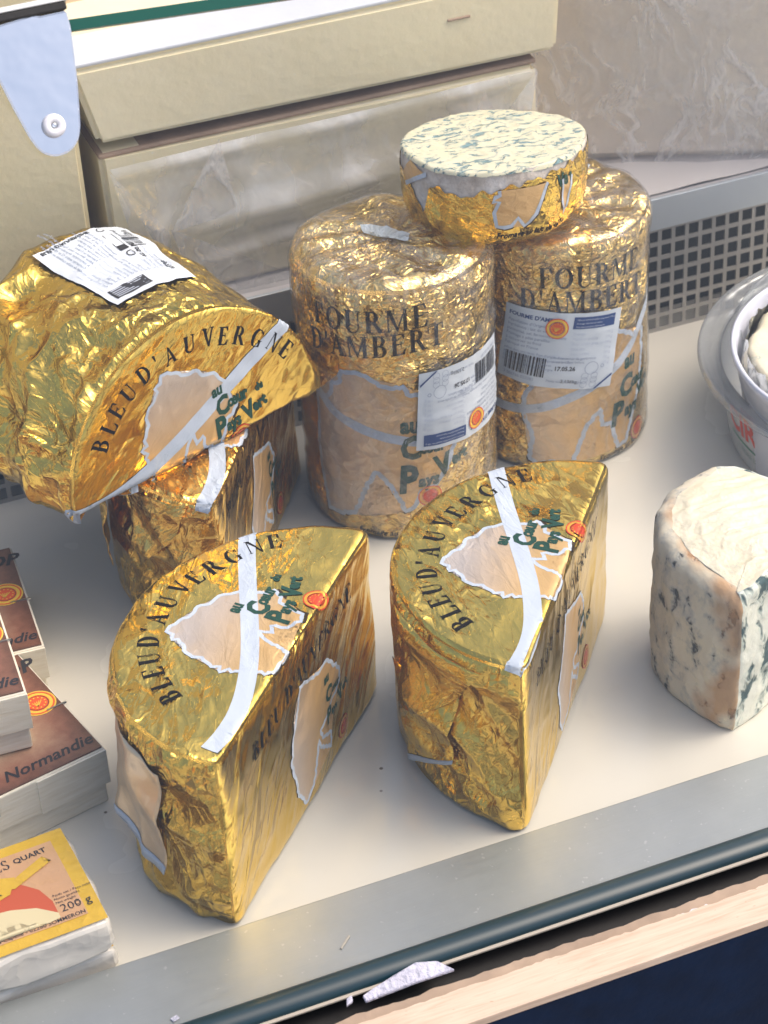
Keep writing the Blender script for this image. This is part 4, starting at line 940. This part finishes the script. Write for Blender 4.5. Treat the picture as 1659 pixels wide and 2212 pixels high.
def packet(corner, ang, z0, h, label, top=True):
    o = thing('cheese_packet', label, 'packet', (corner[0], corner[1], z0), (0, 0, ang), 'packets of square soft cheese in a stack')
    W = .108; bm = box(-W, 0, 0, .086, 0, h, .006, 4)
    bmesh.ops.subdivide_edges(bm, edges=bm.edges[:], cuts=5, use_grid_fill=True)
    for v in bm.verts:
        q = np.array([v.co[:]]); k = .0014*vnoise(q*55, 61)[0]+.0008*vnoise(q*120, 62)[0]; v.co += Vector((k, k, k*.8))
    link('wrapping', bm_mesh(bm, True), MAT['waxed'], o)
    surf = lambda xy: (np.c_[xy, h+.0006+.0005*vnoise(np.c_[xy*35, xy[:, 0]*0], 64)+.0009*np.exp(-((xy[:, 1]-.043)/.03)**2)], np.tile([0, 0, 1.], (len(xy), 1)), np.c_[xy, xy[:, 0]*0], xy[:, 0]*0)
    yb = decal('printed_border', [bar(-106, 2, -2, 84)], surf, MAT['pk_yellow'], o, .3, 4)
    pn = decal('printed_panel', [bar(-106, 10, -11, 76)], surf, MAT['pk_peach'], o, .6, 4)
    if top:
        red = np.array([(-100, 44), (-60, 50), (-50, 52), (-38, 49), (-30, 40), (-26, 28), (-26, 14), (-40, 25), (-52, 30), (-64, 31), (-80, 25), (-100, 10)])
        cream = np.array([(-26, 14), (-26, 18), (-36, 27), (-50, 32), (-64, 34), (-76, 30), (-96, 14), (-80, 12), (-64, 26), (-50, 22), (-34, 13)])
        decal('cheese_picture', [red], surf, MAT['pk_red'], pn, .8, 4); decal('cheese_picture', [cream], surf, MAT['pk_cream'], pn, 1.0, 4)
        decal('banner_print', [np.array([(-100, 46), (-62, 57), (-48, 60), (-39, 56), (-46, 44), (-100, 30)]), np.array([(-46, 49), (-38, 56), (-20, 65), (-28, 57), (-16, 59), (-42, 47)])], surf, MAT['pk_yellow'], pn, 1.2, 4)
        decal('banner_text', xf(text2d('PETIT', 4.6, 0, .03, 'RIGHT'), .26, (-59, 50.5))+xf(text2d('MÉNAGER', 4.6, 0, .03, 'RIGHT'), .26, (-50, 51-5.2)), surf, MAT['ink_black'], pn, 1.45, 4)
        decal('lettering', xf(serif_row('MAROILLES', 0, 0, 8.2, .9)[0], .06, (-38-serif_row('MAROILLES', 0, 0, 8.2, .9)[1], 62))+xf(serif_row('', 0, 0, 1)[0], 0)+xf(text2d('QUART', 4.3, 0, .02), .06, (-36, 67))+xf(text2d('Fromage régional', 3.2, .2, 0., 'RIGHT'), .08, (-55, 60))+xf(text2d('200 g', 6), .0, (-24, 17.5))+ringp(-13.5, 20.5, 1.6, 1.2, 9)+xf(text2d('4, route de la Capelle - 02260 SOMMERON', 2.9, 0, .01), .0, (-84, 11.2)), surf, MAT['ink_black'], pn, .8, 4)
        decal('small_print', micro(['Poids net / Peso neto', 'Netto gewicht', 'Net weight'], -25, 30.5, 2.9, 1.9), surf, MAT['ink_black'], pn, .8, 0)
    return o
packet((-.4735, -.386), R_(4), 0, .020, 'lower cheese packet, only its orange side showing under the yellow one', top=False)
packet((-.4745, -.390), R_(4), .0215, .026, 'square cheese packet with yellow border and orange cheese picture at the front left')

# ================================================================ the display case
MAT['board'] = None
t = NT('white_board'); c = t.coord(); n = t.noise(c, 5, 4); b = t.mix(n, (.66, .63, .56), (.75, .71, .61))
st = t.mr(t.noise(c, 26, 4, .7), .62, .75); b = t.mix(t.math('MULTIPLY', st, .15), b, (.50, .45, .36))
spk = t.vor(c, 34); b = t.mix(t.math('MULTIPLY', t.mr(spk.outputs['Distance'], .035, .05, 1, 0), t.mr(t.noise(c, 9, 2), .56, .6)), b, (.16, .12, .09))
scr = t.noise(t.map(c, (6, 200, 1), (0, 0, .7)), 3, 3); b = t.mix(t.math('MULTIPLY', t.mr(scr, .66, .74), .10), b, (.45, .42, .38))
MAT['board'] = t.done(t.pr(b, t.mr(t.noise(c, 12, 3), .3, .7, .13, .30), 0, t.bump(t.noise(c, 14, 2), .0016), spec=.5))
fl = link('case_floor', bm_mesh(box(-1.1, .9, -.440, .62, -.02, 0)), MAT['board']); tag(fl, kind='structure')
t = NT('brushed_steel'); c = t.coord(); v = t.map(c, (3, 160, 60)); n = t.noise(v, 8, 4, .6); n2 = t.noise(c, 14, 6, .65)
b = t.mix(n2, (.30, .32, .32), (.46, .48, .48)); sp_ = t.mr(t.noise(c, 240, 2), .70, .74); b = t.mix(t.math('MULTIPLY', sp_, .5), b, (.6, .6, .6))
MAT['steel'] = t.done(t.pr(b, t.mr(n, .3, .7, .36, .5), .7, t.bump(n, .00006)))
MAT['alu'] = simple('pale_aluminium', (.52, .56, .60), .42, .6, nscale=80, namp=.0002)
MAT['dark_rubber'] = simple('dark_rubber', (.018, .018, .019), .6, nscale=200, namp=.0003)
t = NT('glass_edge'); c = t.coord(); n = t.noise(t.map(c, (1, 30, 30)), 10, 3)
MAT['glass_edge'] = t.done(t.pr(t.mix(n, (.003, .020, .032), (.006, .035, .048)), .32, 0, coat=.25, coat_rough=.15))
MAT['beige'] = simple('beige_seal', (.42, .38, .32), .5)
MAT['navy'] = simple('navy_panel', (.002, .012, .040), .7, spec=.15, nscale=120, namp=.0004, var=.5)
ledge = thing('case_ledge', 'grey brushed steel ledge along the front of the display case', 'ledge', (-.2, -.40, 0))
lx0, lx1 = -.9, .9
def lbox(name, x0, x1, y0, y1, z0, z1, mat, bev=0.): return link(name, bm_mesh(box(x0+.2, x1+.2, y0+.40, y1+.40, z0, z1, bev)), mat, ledge)
lbox('steel_plate', -1.1, .9, -.453, -.394, .011, .015, MAT['steel'], .0008)
lbox('steel_riser', -1.1, .9, -.3965, -.3945, -.02, .0115, MAT['steel'])
# glass pane
t = NT('shop_glass'); tr = t.n('ShaderNodeBsdfTransparent'); tr.inputs[0].default_value = (.975, .985, .98, 1); gl = t.n('ShaderNodeBsdfGlossy'); gl.inputs['Roughness'].default_value = .01
lw = t.n('ShaderNodeLayerWeight'); lw.inputs[0].default_value = .5; mx = t.n('ShaderNodeMixShader'); t.l(t.math('ADD', t.math('MULTIPLY', t.math('POWER', lw.outputs['Facing'], 5.0), .9), .05), mx.inputs[0]); t.l(tr.outputs[0], mx.inputs[1]); t.l(gl.outputs[0], mx.inputs[2]); MAT['glass'] = t.done(mx.outputs[0])
gp = thing('front_glass', 'clear front glass of the display case with a dark green top edge', 'glass', (-.4, -.458, .012))
gx0, gx1 = -.60, .75
zt = lambda x: .5520-.056*(x+.38)
Vg = [(gx0+.4, 0, .003), (gx1+.4, 0, .003), (gx1+.4, 0, zt(gx1)-.006), (gx0+.4, 0, zt(gx0)-.006)]
link('glass_sheet', from_arrays(Vg, [(0, 1, 2, 3)]), MAT['glass'], gp)
LEAN = R_(-30)
# polished thick edges of the glass (top and foot)
def slab(name, y0, y1, za, zb, mat, par):
    V = []; 
    for x in (gx0, gx1):
        for (y, dz) in ((y0, 0), (y1, 0), (y1, 1), (y0, 1)): V.append((x+.4, y, (za(x) if dz == 0 else zb(x))))
    return link(name, from_arrays(V, [(0, 3, 2, 1), (4, 5, 6, 7), (0, 1, 5, 4), (1, 2, 6, 5), (2, 3, 7, 6), (3, 0, 4, 7)]), mat, par)
gp.rotation_euler = (LEAN, 0, 0); gp.location = (-.4, -.458, .012)
t = NT('green_glass_edge'); MAT['green_edge'] = t.done(t.pr((.0, .085, .055), .2, 0, coat=.3))
slab('top_edge', -.0035, .0035, lambda x: zt(x)-.0065, lambda x: zt(x)-.0005, MAT['green_edge'], gp)
bm = bmesh.new(); 
ft = lathe([(0.0001, 0), (.0075, .0), (.0075, .0)], 8); bpy.data.meshes.remove(ft)
th8 = np.linspace(0, math.pi, 9); rows = []
for x in (-1.1, .9): rows.append(np.stack([np.full(9, x+.4), -.0025-.0085*np.cos(th8), .0035+.0060*np.sin(th8)], 1))
me = from_arrays(np.vstack(rows), [(i, i+9, i+10, i+1) for i in range(8)]); smooth(me); link('glass_foot', me, MAT['glass_edge'], gp).matrix_parent_inverse = Matrix.Rotation(-LEAN, 4, 'X')
tr_ = thing('case_front_trim', 'chipped pale wood trim in front of the glass with dark gap and beige seal line', 'trim', (-.2, -.49, 0))
def tbox(name, x0, x1, y0, y1, z0, z1, mat, bev=0.): return link(name, bm_mesh(box(x0+.2, x1+.2, y0+.49, y1+.49, z0, z1, bev)), mat, tr_)
tbox('beige_seal', -1.1, .9, -.4712, -.4690, .0146, .0156, MAT['beige'])
tbox('dark_channel', -1.1, .9, -.500, -.453, -.03, .004, MAT['dark_rubber'])
t = NT('beech_laminate'); c = t.coord(); v = t.map(c, (3.2, 60, 30), (0, 0, .03)); n = t.noise(v, 6, 5, .6, 1.2); b = t.ramp(n, [(.25, (.50, .36, .26)), (.5, (.62, .47, .36)), (.8, (.70, .56, .45))])
fk = t.mr(t.noise(t.map(c, (60, 200, 200)), 4, 2), .70, .76); b = t.mix(t.math('MULTIPLY', fk, .5), b, (.30, .17, .10))
MAT['beech'] = t.done(t.pr(b, .5, 0, t.bump(n, .0002)))
MAT['raw_wood'] = simple('raw_brown_board', (.36, .27, .20), .85, nscale=90, namp=.0014, var=.35)
MAT['white_chip'] = simple('white_chipped_edge', (.62, .62, .66), .7, nscale=150, namp=.001, var=.3)
# laminate top with uneven worn back edge
xs = np.linspace(-.70, .60, 420)
yb_ = -.4925+.0004*vnoise(np.stack([xs*90, 0*xs, 0*xs], 1), 3)+.0006*vnoise(np.stack([xs*300, 0*xs, 0*xs], 1), 5)
def strip(name, ya, yb, z, mat, th=.002, par=tr_):
    V = np.vstack([np.stack([xs+.2, ya+.49+0*xs, z+0*xs], 1), np.stack([xs+.2, yb+.49+0*xs, z+0*xs], 1)]); n_ = len(xs)
    me = from_arrays(V, [(i, i+1, i+1+n_, i+n_) for i in range(n_-1)]); o = link(name, me, mat, par); m = o.modifiers.new('t', 'SOLIDIFY'); m.thickness = th; m.offset = -1; return o
strip('laminate_top', -.517+0*xs, yb_, .0165, MAT['beech'])
strip('chipped_edge', yb_-.0002, yb_+np.clip(-.0004+.0032*vnoise(np.stack([xs*75, 0*xs+3, 0*xs], 1), 8)+.0012*vnoise(np.stack([xs*330, 0*xs+3, 0*xs], 1), 9), -.0001, .0024), .0155, MAT['white_chip'])
yr_ = -.4828+.0011*vnoise(np.stack([xs*60, 0*xs, 0*xs], 1), 13)+.0006*vnoise(np.stack([xs*260, 0*xs, 0*xs], 1), 15)
strip('raw_board_edge', yb_-.001, yr_, .0125, MAT['raw_wood'], .012)
tbox('trim_front', -1.1, .9, -.5165, -.5140, .0105, .0142, MAT['beech'])
link('front_panel', bm_mesh(box(-.9, 1.1, -.0258, -.021, -.90, .0103)), MAT['navy'], tr_)
# peeled scrap of white laminate
MAT['peel'] = simple('peeled_white_laminate', (.50, .50, .60), .7, nscale=260, namp=.0025, var=.35)
pe = thing('peeled_laminate', 'torn strip of white laminate peeling up from the wood trim', 'scrap', (-.33, -.476, .016))
pts = np.array([(-.358, -.4752), (-.353, -.474), (-.336, -.470), (-.323, -.4685), (-.311, -.4705), (-.304, -.4795), (-.330, -.4785), (-.358, -.4795)])-np.array([-.33, -.476])
bm = prism([tuple(p) for p in pts], 0., .0022, .0004)
for v in bm.verts: v.co.z += .0035*max(0, (v.co.y)/.0075)+.0008*math.sin(v.co.x*300)
link('torn_strip', bm_mesh(bm), MAT['peel'], pe)
pts = np.array([(-.369, -.4785), (-.367, -.4735), (-.3635, -.4725), (-.3645, -.4765)])-np.array([-.33, -.476]); bm = prism([tuple(p) for p in pts], 0, .002, .0003); link('torn_flake', bm_mesh(bm), MAT['peel'], pe)
# bits on the steel ledge
for nm, lab, x, y, sx_, sy_, a in (('crumb', 'white crumb on the grey ledge near the front left corner', -.459, -.446, .0022, .0016, .3), ('straw_bit', 'short pale sliver lying on the grey steel ledge', -.352, -.432, .0055, .0007, .75)):
    o = link(nm, bm_mesh(box(-sx_, sx_, -sy_, sy_, 0, .0009, .0003)), MAT['peel'] if nm == 'crumb' else MAT['beige']); o.location = (x, y, .0152); o.rotation_euler = (0, 0, a); tag(o, lab, 'crumb')

# perforated riser and shelf behind
pf = thing('perforated_panel', 'grey steel riser panel punched with rows of square holes behind the tub', 'panel', (.0, .099, 0))
px_, pz_ = .0120, .01325; x0p, x1p = -.56, .52; z_lo, z_hi = .003, .0945; nrow = 7; hw_ = .0043; hz_ = .0048
xsn = []; x = x0p
ncol = int((x1p-x0p)/px_)
xe = [x0p]; 
for i in range(ncol): cx = x0p+px_*(i+.5); xe += [cx-hw_, cx+hw_]
xe.append(x0p+px_*ncol); ze = [0.]
for j in range(nrow): cz = z_lo+pz_*(j+.5)-.001; ze += [cz-hz_, cz+hz_]
ze.append(z_hi+.001); xe = np.array(xe); ze = np.array(ze); nx = len(xe); V = [(x, 0, z) for z in ze for x in xe]; F = []
for j in range(len(ze)-1):
    for i in range(nx-1):
        if i % 2 == 1 and j % 2 == 1: continue
        a = j*nx+i; F.append((a, a+1, a+1+nx, a+nx))
t = NT('panel_steel'); c = t.coord(); n = t.noise(c, 30, 3); MAT['panel'] = t.done(t.pr(t.mix(n, (.36, .35, .33), (.44, .43, .42)), .38, .6, t.bump(t.noise(c, 60, 2), .0003)))
o = link('perforated_sheet', from_arrays(V, F), MAT['panel'], pf); m = o.modifiers.new('t', 'SOLIDIFY'); m.thickness = .0012; m.offset = 1
link('upper_flange', bm_mesh(box(x0p, x1p, -.0035, .0, .0957, .1235, .0006)), MAT['alu'], pf)
link('dark_back', bm_mesh(box(x0p, x1p, .030, .034, .0, .118)), simple('shade_backing', (.02, .035, .045), .5), pf)  # near-black sheet: shade of the box interior behind the holes, put into colour
bs = link('back_shelf', bm_mesh(box(-1.1, .9, .0995, .9, .118, .1225)), simple('grey_shelf', (.52, .50, .50), .5, nscale=20, namp=.0006, var=.12)); tag(bs, kind='structure')
# case interior behind the shelf
bw = link('case_back_wall', bm_mesh(box(-1.1, .9, .62, .64, -.02, .42)), simple('case_back', (.30, .25, .20), .6, var=.3)); tag(bw, kind='structure')

# ================================================================ big blocks at the back
def cheese_mat(name, c1, c2, rough=.42, sc=30):
    t = NT(name); c = t.coord(); n = t.noise(c, sc, 5, .6); sp = t.mr(t.noise(c, 320, 2), .69, .74)
    b = t.mix(n, c1, c2); b = t.mix(t.math('MULTIPLY', sp, .5), b, (.75, .72, .64))
    return t.done(t.pr(b, t.mr(n, .3, .7, rough*.8, rough*1.2), 0, t.bump(t.noise(c, 110, 4), .0005), sss=.1))
MAT['cream_a'] = cheese_mat('hard_cheese', (.76, .67, .44), (.82, .74, .53)); MAT['cream_b'] = cheese_mat('hard_cheese_yellow', (.72, .62, .38), (.78, .69, .46))
MAT['rind_w'] = simple('pale_rind', (.56, .58, .62), .5, nscale=60, namp=.0006, var=.08)
MAT['rind_br'] = simple('brown_rind', (.34, .24, .17), .8, nscale=70, namp=.002, var=.4)
def block(name, pts8, mat, label, cat='cheese block', group=None, bev=.004, face_mats=None, cuts=0):
    """pts8: bottom ring (4) then top ring (4)"""
    cen = np.mean(np.array(pts8), 0); o = thing(name, label, cat, tuple(cen), None, group)
    bm = bmesh.new(); vs = [bm.verts.new(Vector(p)-Vector(cen)) for p in pts8]
    for f_ in ((3, 2, 1, 0), (4, 5, 6, 7), (0, 1, 5, 4), (1, 2, 6, 5), (2, 3, 7, 6), (3, 0, 4, 7)): bm.faces.new([vs[i] for i in f_])
    bmesh.ops.bevel(bm, geom=bm.edges[:], offset=bev, segments=3, affect='EDGES')
    bmesh.ops.triangulate(bm, faces=[f_ for f_ in bm.faces if len(f_.verts) > 4])
    link('body', bm_mesh(bm), mat, o); return o, cen
# upper long block with white top
ub, cu_ = block('hard_cheese_block', [(-.308, .120, .259), (.046, .120, .2545), (.046, .23, .258), (-.308, .23, .259), (-.322, .120, .319), (.050, .120, .3185), (.050, .235, .3185), (-.322, .235, .319)], MAT['cream_a'], 'long pale cheese block with bluish white top, stacked on the film wrapped one', group='large cheese blocks on the back shelf')
link('top_rind', bm_mesh(box(-.320-cu_[0], .049-cu_[0], .1215-cu_[1], .170-cu_[1], .3186-cu_[2], .3215-cu_[2], .001)), MAT['rind_w'], ub)  # pale rind; its bluish white also paints in skylight on the top face
link('rind_scar', bm_mesh(box(-.042-cu_[0], -.024-cu_[0], .1185-cu_[1], .1205-cu_[1], .2960-cu_[2], .2978-cu_[2], .0006)), MAT['rind_br'], ub)
lb, cl_ = block('hard_cheese_block', [(-.306, .122, .1235), (.031, .122, .1235), (.031, .25, .1235), (-.306, .25, .1235), (-.309, .122, .2505), (.030, .122, .2450), (.030, .25, .2450), (-.309, .25, .2505)], MAT['cream_a'], 'cheese block loosely wrapped in clear film, under the long pale block', group='large cheese blocks on the back shelf')
link('brown_rind', bm_mesh(box(-.309-cl_[0], .030-cl_[0], .1235-cl_[1], .24-cl_[1], .2462-cl_[2], .2500-cl_[2], .0015)), MAT['rind_br'], lb)
bl, cb_ = block('hard_cheese_block', [(-.62, .118, .1235), (-.322, .118, .1235), (-.322, .30, .1235), (-.62, .30, .1235), (-.62, .118, .42), (-.322, .118, .42), (-.322, .30, .42), (-.62, .30, .42)], MAT['cream_b'], 'upright yellow cream cheese block behind the steel bracket at the far left', group='large cheese blocks on the back shelf')
rb_, cr_ = block('hard_cheese_block', [(-.02, .228, .1235), (.34, .064+.0, .1235), (.44, .30, .1235), (.08, .46, .1235), (-.02, .228, .46), (.34, .064, .46), (.44, .30, .46), (.08, .46, .46)], cheese_mat('wrapped_rind_cheese', (.72, .61, .48), (.80, .71, .60)), 'huge cheese block in crinkled cling film filling the upper right corner', group='large cheese blocks on the back shelf', bev=.008)
# crinkled film over the right block
fm2 = film_mat('crinkled_film', .12, .55, 40, .12, (.95, .92, .90), .9, (1.6, 1.6, .45))
def film_sheet(parent, cen, c00, c10, c11, c01, nu, nv, amp, seed, mat, name='plastic_film', waves=None):
    P = bil(c00, c10, c11, c01, nu, nv); n = np.cross(np.array(c10)-np.array(c00), np.array(c01)-np.array(c00)).astype(float); n /= np.linalg.norm(n)
    X = P.reshape(-1, 3); d = amp*(.6*crumple(X, seed, 14, 3)+.8*vnoise(X*9, seed+1))
    if waves is not None: u, v = np.meshgrid(np.linspace(0, 1, nu), np.linspace(0, 1, nv)); d = d+waves(u.ravel(), v.ravel())
    X = X+n*d[:, None]-np.array(cen)
    me = from_arrays(X, quads(nu, nv)); smooth(me); return link(name, me, mat, parent)
film_sheet(rb_, cr_, (-.022, .2225, .1240), (.343, .0585, .1240), (.343, .0585, .455), (-.022, .2225, .455), 90, 70, .0025, 71, fm2)
fm1 = film_mat('loose_film', .16, .45, 12, .08, bs=1.)
wv = lambda u, v: .012*np.exp(-((v-.50-.14*u)/.10)**2)*np.sin(np.pi*u)**.5+.004*np.exp(-((v-.25-.2*u)/.05)**2)+.004*np.exp(-((v-.95)/.05)**2)
film_sheet(lb, cl_, (-.255, .112, .118), (.030, .113, .125), (.024, .112, .249), (-.305, .113, .244), 90, 50, .0018, 81, fm1, waves=wv)
fm3 = film_mat('folded_film', .20, .35, 30, .08, bs=1.5)
# folded triangular ends of the film
for k, (a, b_, c_, lab) in enumerate((((-.306, .108, .243), (-.268, .106, .186), (-.285, .108, .13), 0), ((-.225, .106, .252), (-.268, .104, .188), (-.215, .107, .19), 0), ((-.268, .104, .190), (-.16, .104, .118), (-.25, .108, .118), 0), ((.024, .108, .249), (-.01, .106, .215), (.012, .108, .19), 0), ((-.02, .107, .243), (-.006, .105, .21), (-.045, .107, .19), 0))):
    film_sheet(lb, cl_, a, b_, c_, tuple((np.array(a)+np.array(c_))/2), 14, 14, .0015, 90+k, fm3, name='film_fold')
# block behind, only its strip seen over the long block
zb_, cz_ = block('hard_cheese_block', [(-.34, .27, .1235), (.12, .27, .1235), (.12, .38, .1235), (-.34, .38, .1235), (-.34, .27, .30), (.12, .27, .30), (.12, .38, .30), (-.34, .38, .30)], cheese_mat('aged_cheese', (.44, .33, .19), (.55, .43, .26)), 'tan cheese block half hidden behind the long pale block', group='large cheese blocks on the back shelf')
# grey sheet of paper on the shelf behind the panel
ps = thing('shelf_paper', 'pale grey paper lying on the shelf above the perforated panel', 'paper', (.2, .11, .1235))
P = bil((-.17, -.008, .0008), (.3, -.008, .0008), (.3, .05, .0008), (-.17, .06, .0008), 40, 12); P[..., 2] += .0015*np.abs(vnoise(P.reshape(-1, 3)*25, 5)).reshape(P.shape[:2])
me = from_arrays(P.reshape(-1, 3), quads(40, 12)); smooth(me); link('sheet', me, simple('grey_paper', (.56, .53, .52), .6), ps)

# ================================================================ steel glass clamp with screw
cl = thing('glass_clamp', 'polished steel clamp plate with a white washered screw at the top left of the glass', 'bracket', (-.4533, -.458, .012))
cl.rotation_euler = (LEAN, 0, 0)
out = np.array([(.0311, .5555), (.0504, .5572), (.0541, .556), (.0687, .5562), (.0688, .5467), (.0655, .5200), (.0628, .5050), (.0610, .4960), (.0589, .4905), (.0558, .4868), (.0515, .4842), (.0470, .4834), (.0425, .4840), (.0385, .4862), (.0357, .4900), (.0333, .4955), (.0286, .5125), (.0245, .5300)])
bm = bmesh.new(); vs = [bm.verts.new((x, 0, z)) for x, z in out]; f_ = bm.faces.new(vs); r = bmesh.ops.extrude_face_region(bm, geom=[f_])
for v in [g for g in r['geom'] if isinstance(g, bmesh.types.BMVert)]: v.co.y -= .003
for v in bm.verts: v.co.y -= .004
bmesh.ops.recalc_face_normals(bm, faces=bm.faces[:]); bmesh.ops.bevel(bm, geom=bm.edges[:], offset=.0007, segments=3, affect='EDGES')
t = NT('polished_steel'); c = t.coord(); MAT['chrome'] = t.done(t.pr((.80, .82, .84), .09, 1.0, t.bump(t.noise(c, 45, 2), .0005)))
link('clamp_plate', bm_mesh(bm), MAT['chrome'], cl)
def ylathe(prof_, cx, cz, nu=40):
    th_ = np.linspace(0, 2*math.pi, nu, endpoint=False); P = np.vstack([np.stack([cx+r*np.cos(th_), np.full(nu, y), cz+r*np.sin(th_)], 1) for r, y in prof_]); me = from_arrays(P, quads(nu, len(prof_), True)); smooth(me); return me
sx0, sz0 = .0471, .4992
w_ = link('washer', ylathe([(.0062, -.007), (.0063, -.0085), (.0054, -.0100), (.0030, -.0106), (.0018, -.0095), (.0016, -.008)], sx0, sz0), simple('white_plastic_washer', (.78, .78, .82), .35), cl)
link('screw', ylathe([(.0016, -.0082), (.0012, -.0092), (.0005, -.0088), (.0001, -.0088)], sx0, sz0, 20), MAT['chrome'], cl)
rd = thing('case_top_rail', 'dark rail with bright steel strip along the top left of the glass', 'rail', (-.4533, -.458, .012)); rd.rotation_euler = (LEAN, 0, 0)
link('dark_rail', bm_mesh(box(-.12, .0690, -.009, .004, .5568, .5612, .0008)), MAT['dark_rubber'], rd)
link('bright_strip', bm_mesh(box(-.12, .0705, -.0095, .003, .5613, .5640, .0004)), simple('bright_strip', (.8, .82, .82), .3), rd)

# street the stall stands on
gd = link('pavement', from_arrays([(-40, -40, -.95), (40, -40, -.95), (40, 40, -.95), (-40, 40, -.95)], [(0, 1, 2, 3)]), simple('pavement', (.40, .38, .35), .8, nscale=40, namp=.002, var=.15)); tag(gd, kind='structure')
bpy.context.view_layer.update()
print('tris', sum(len(o.data.polygons) for o in bpy.data.objects if o.type == 'MESH'))
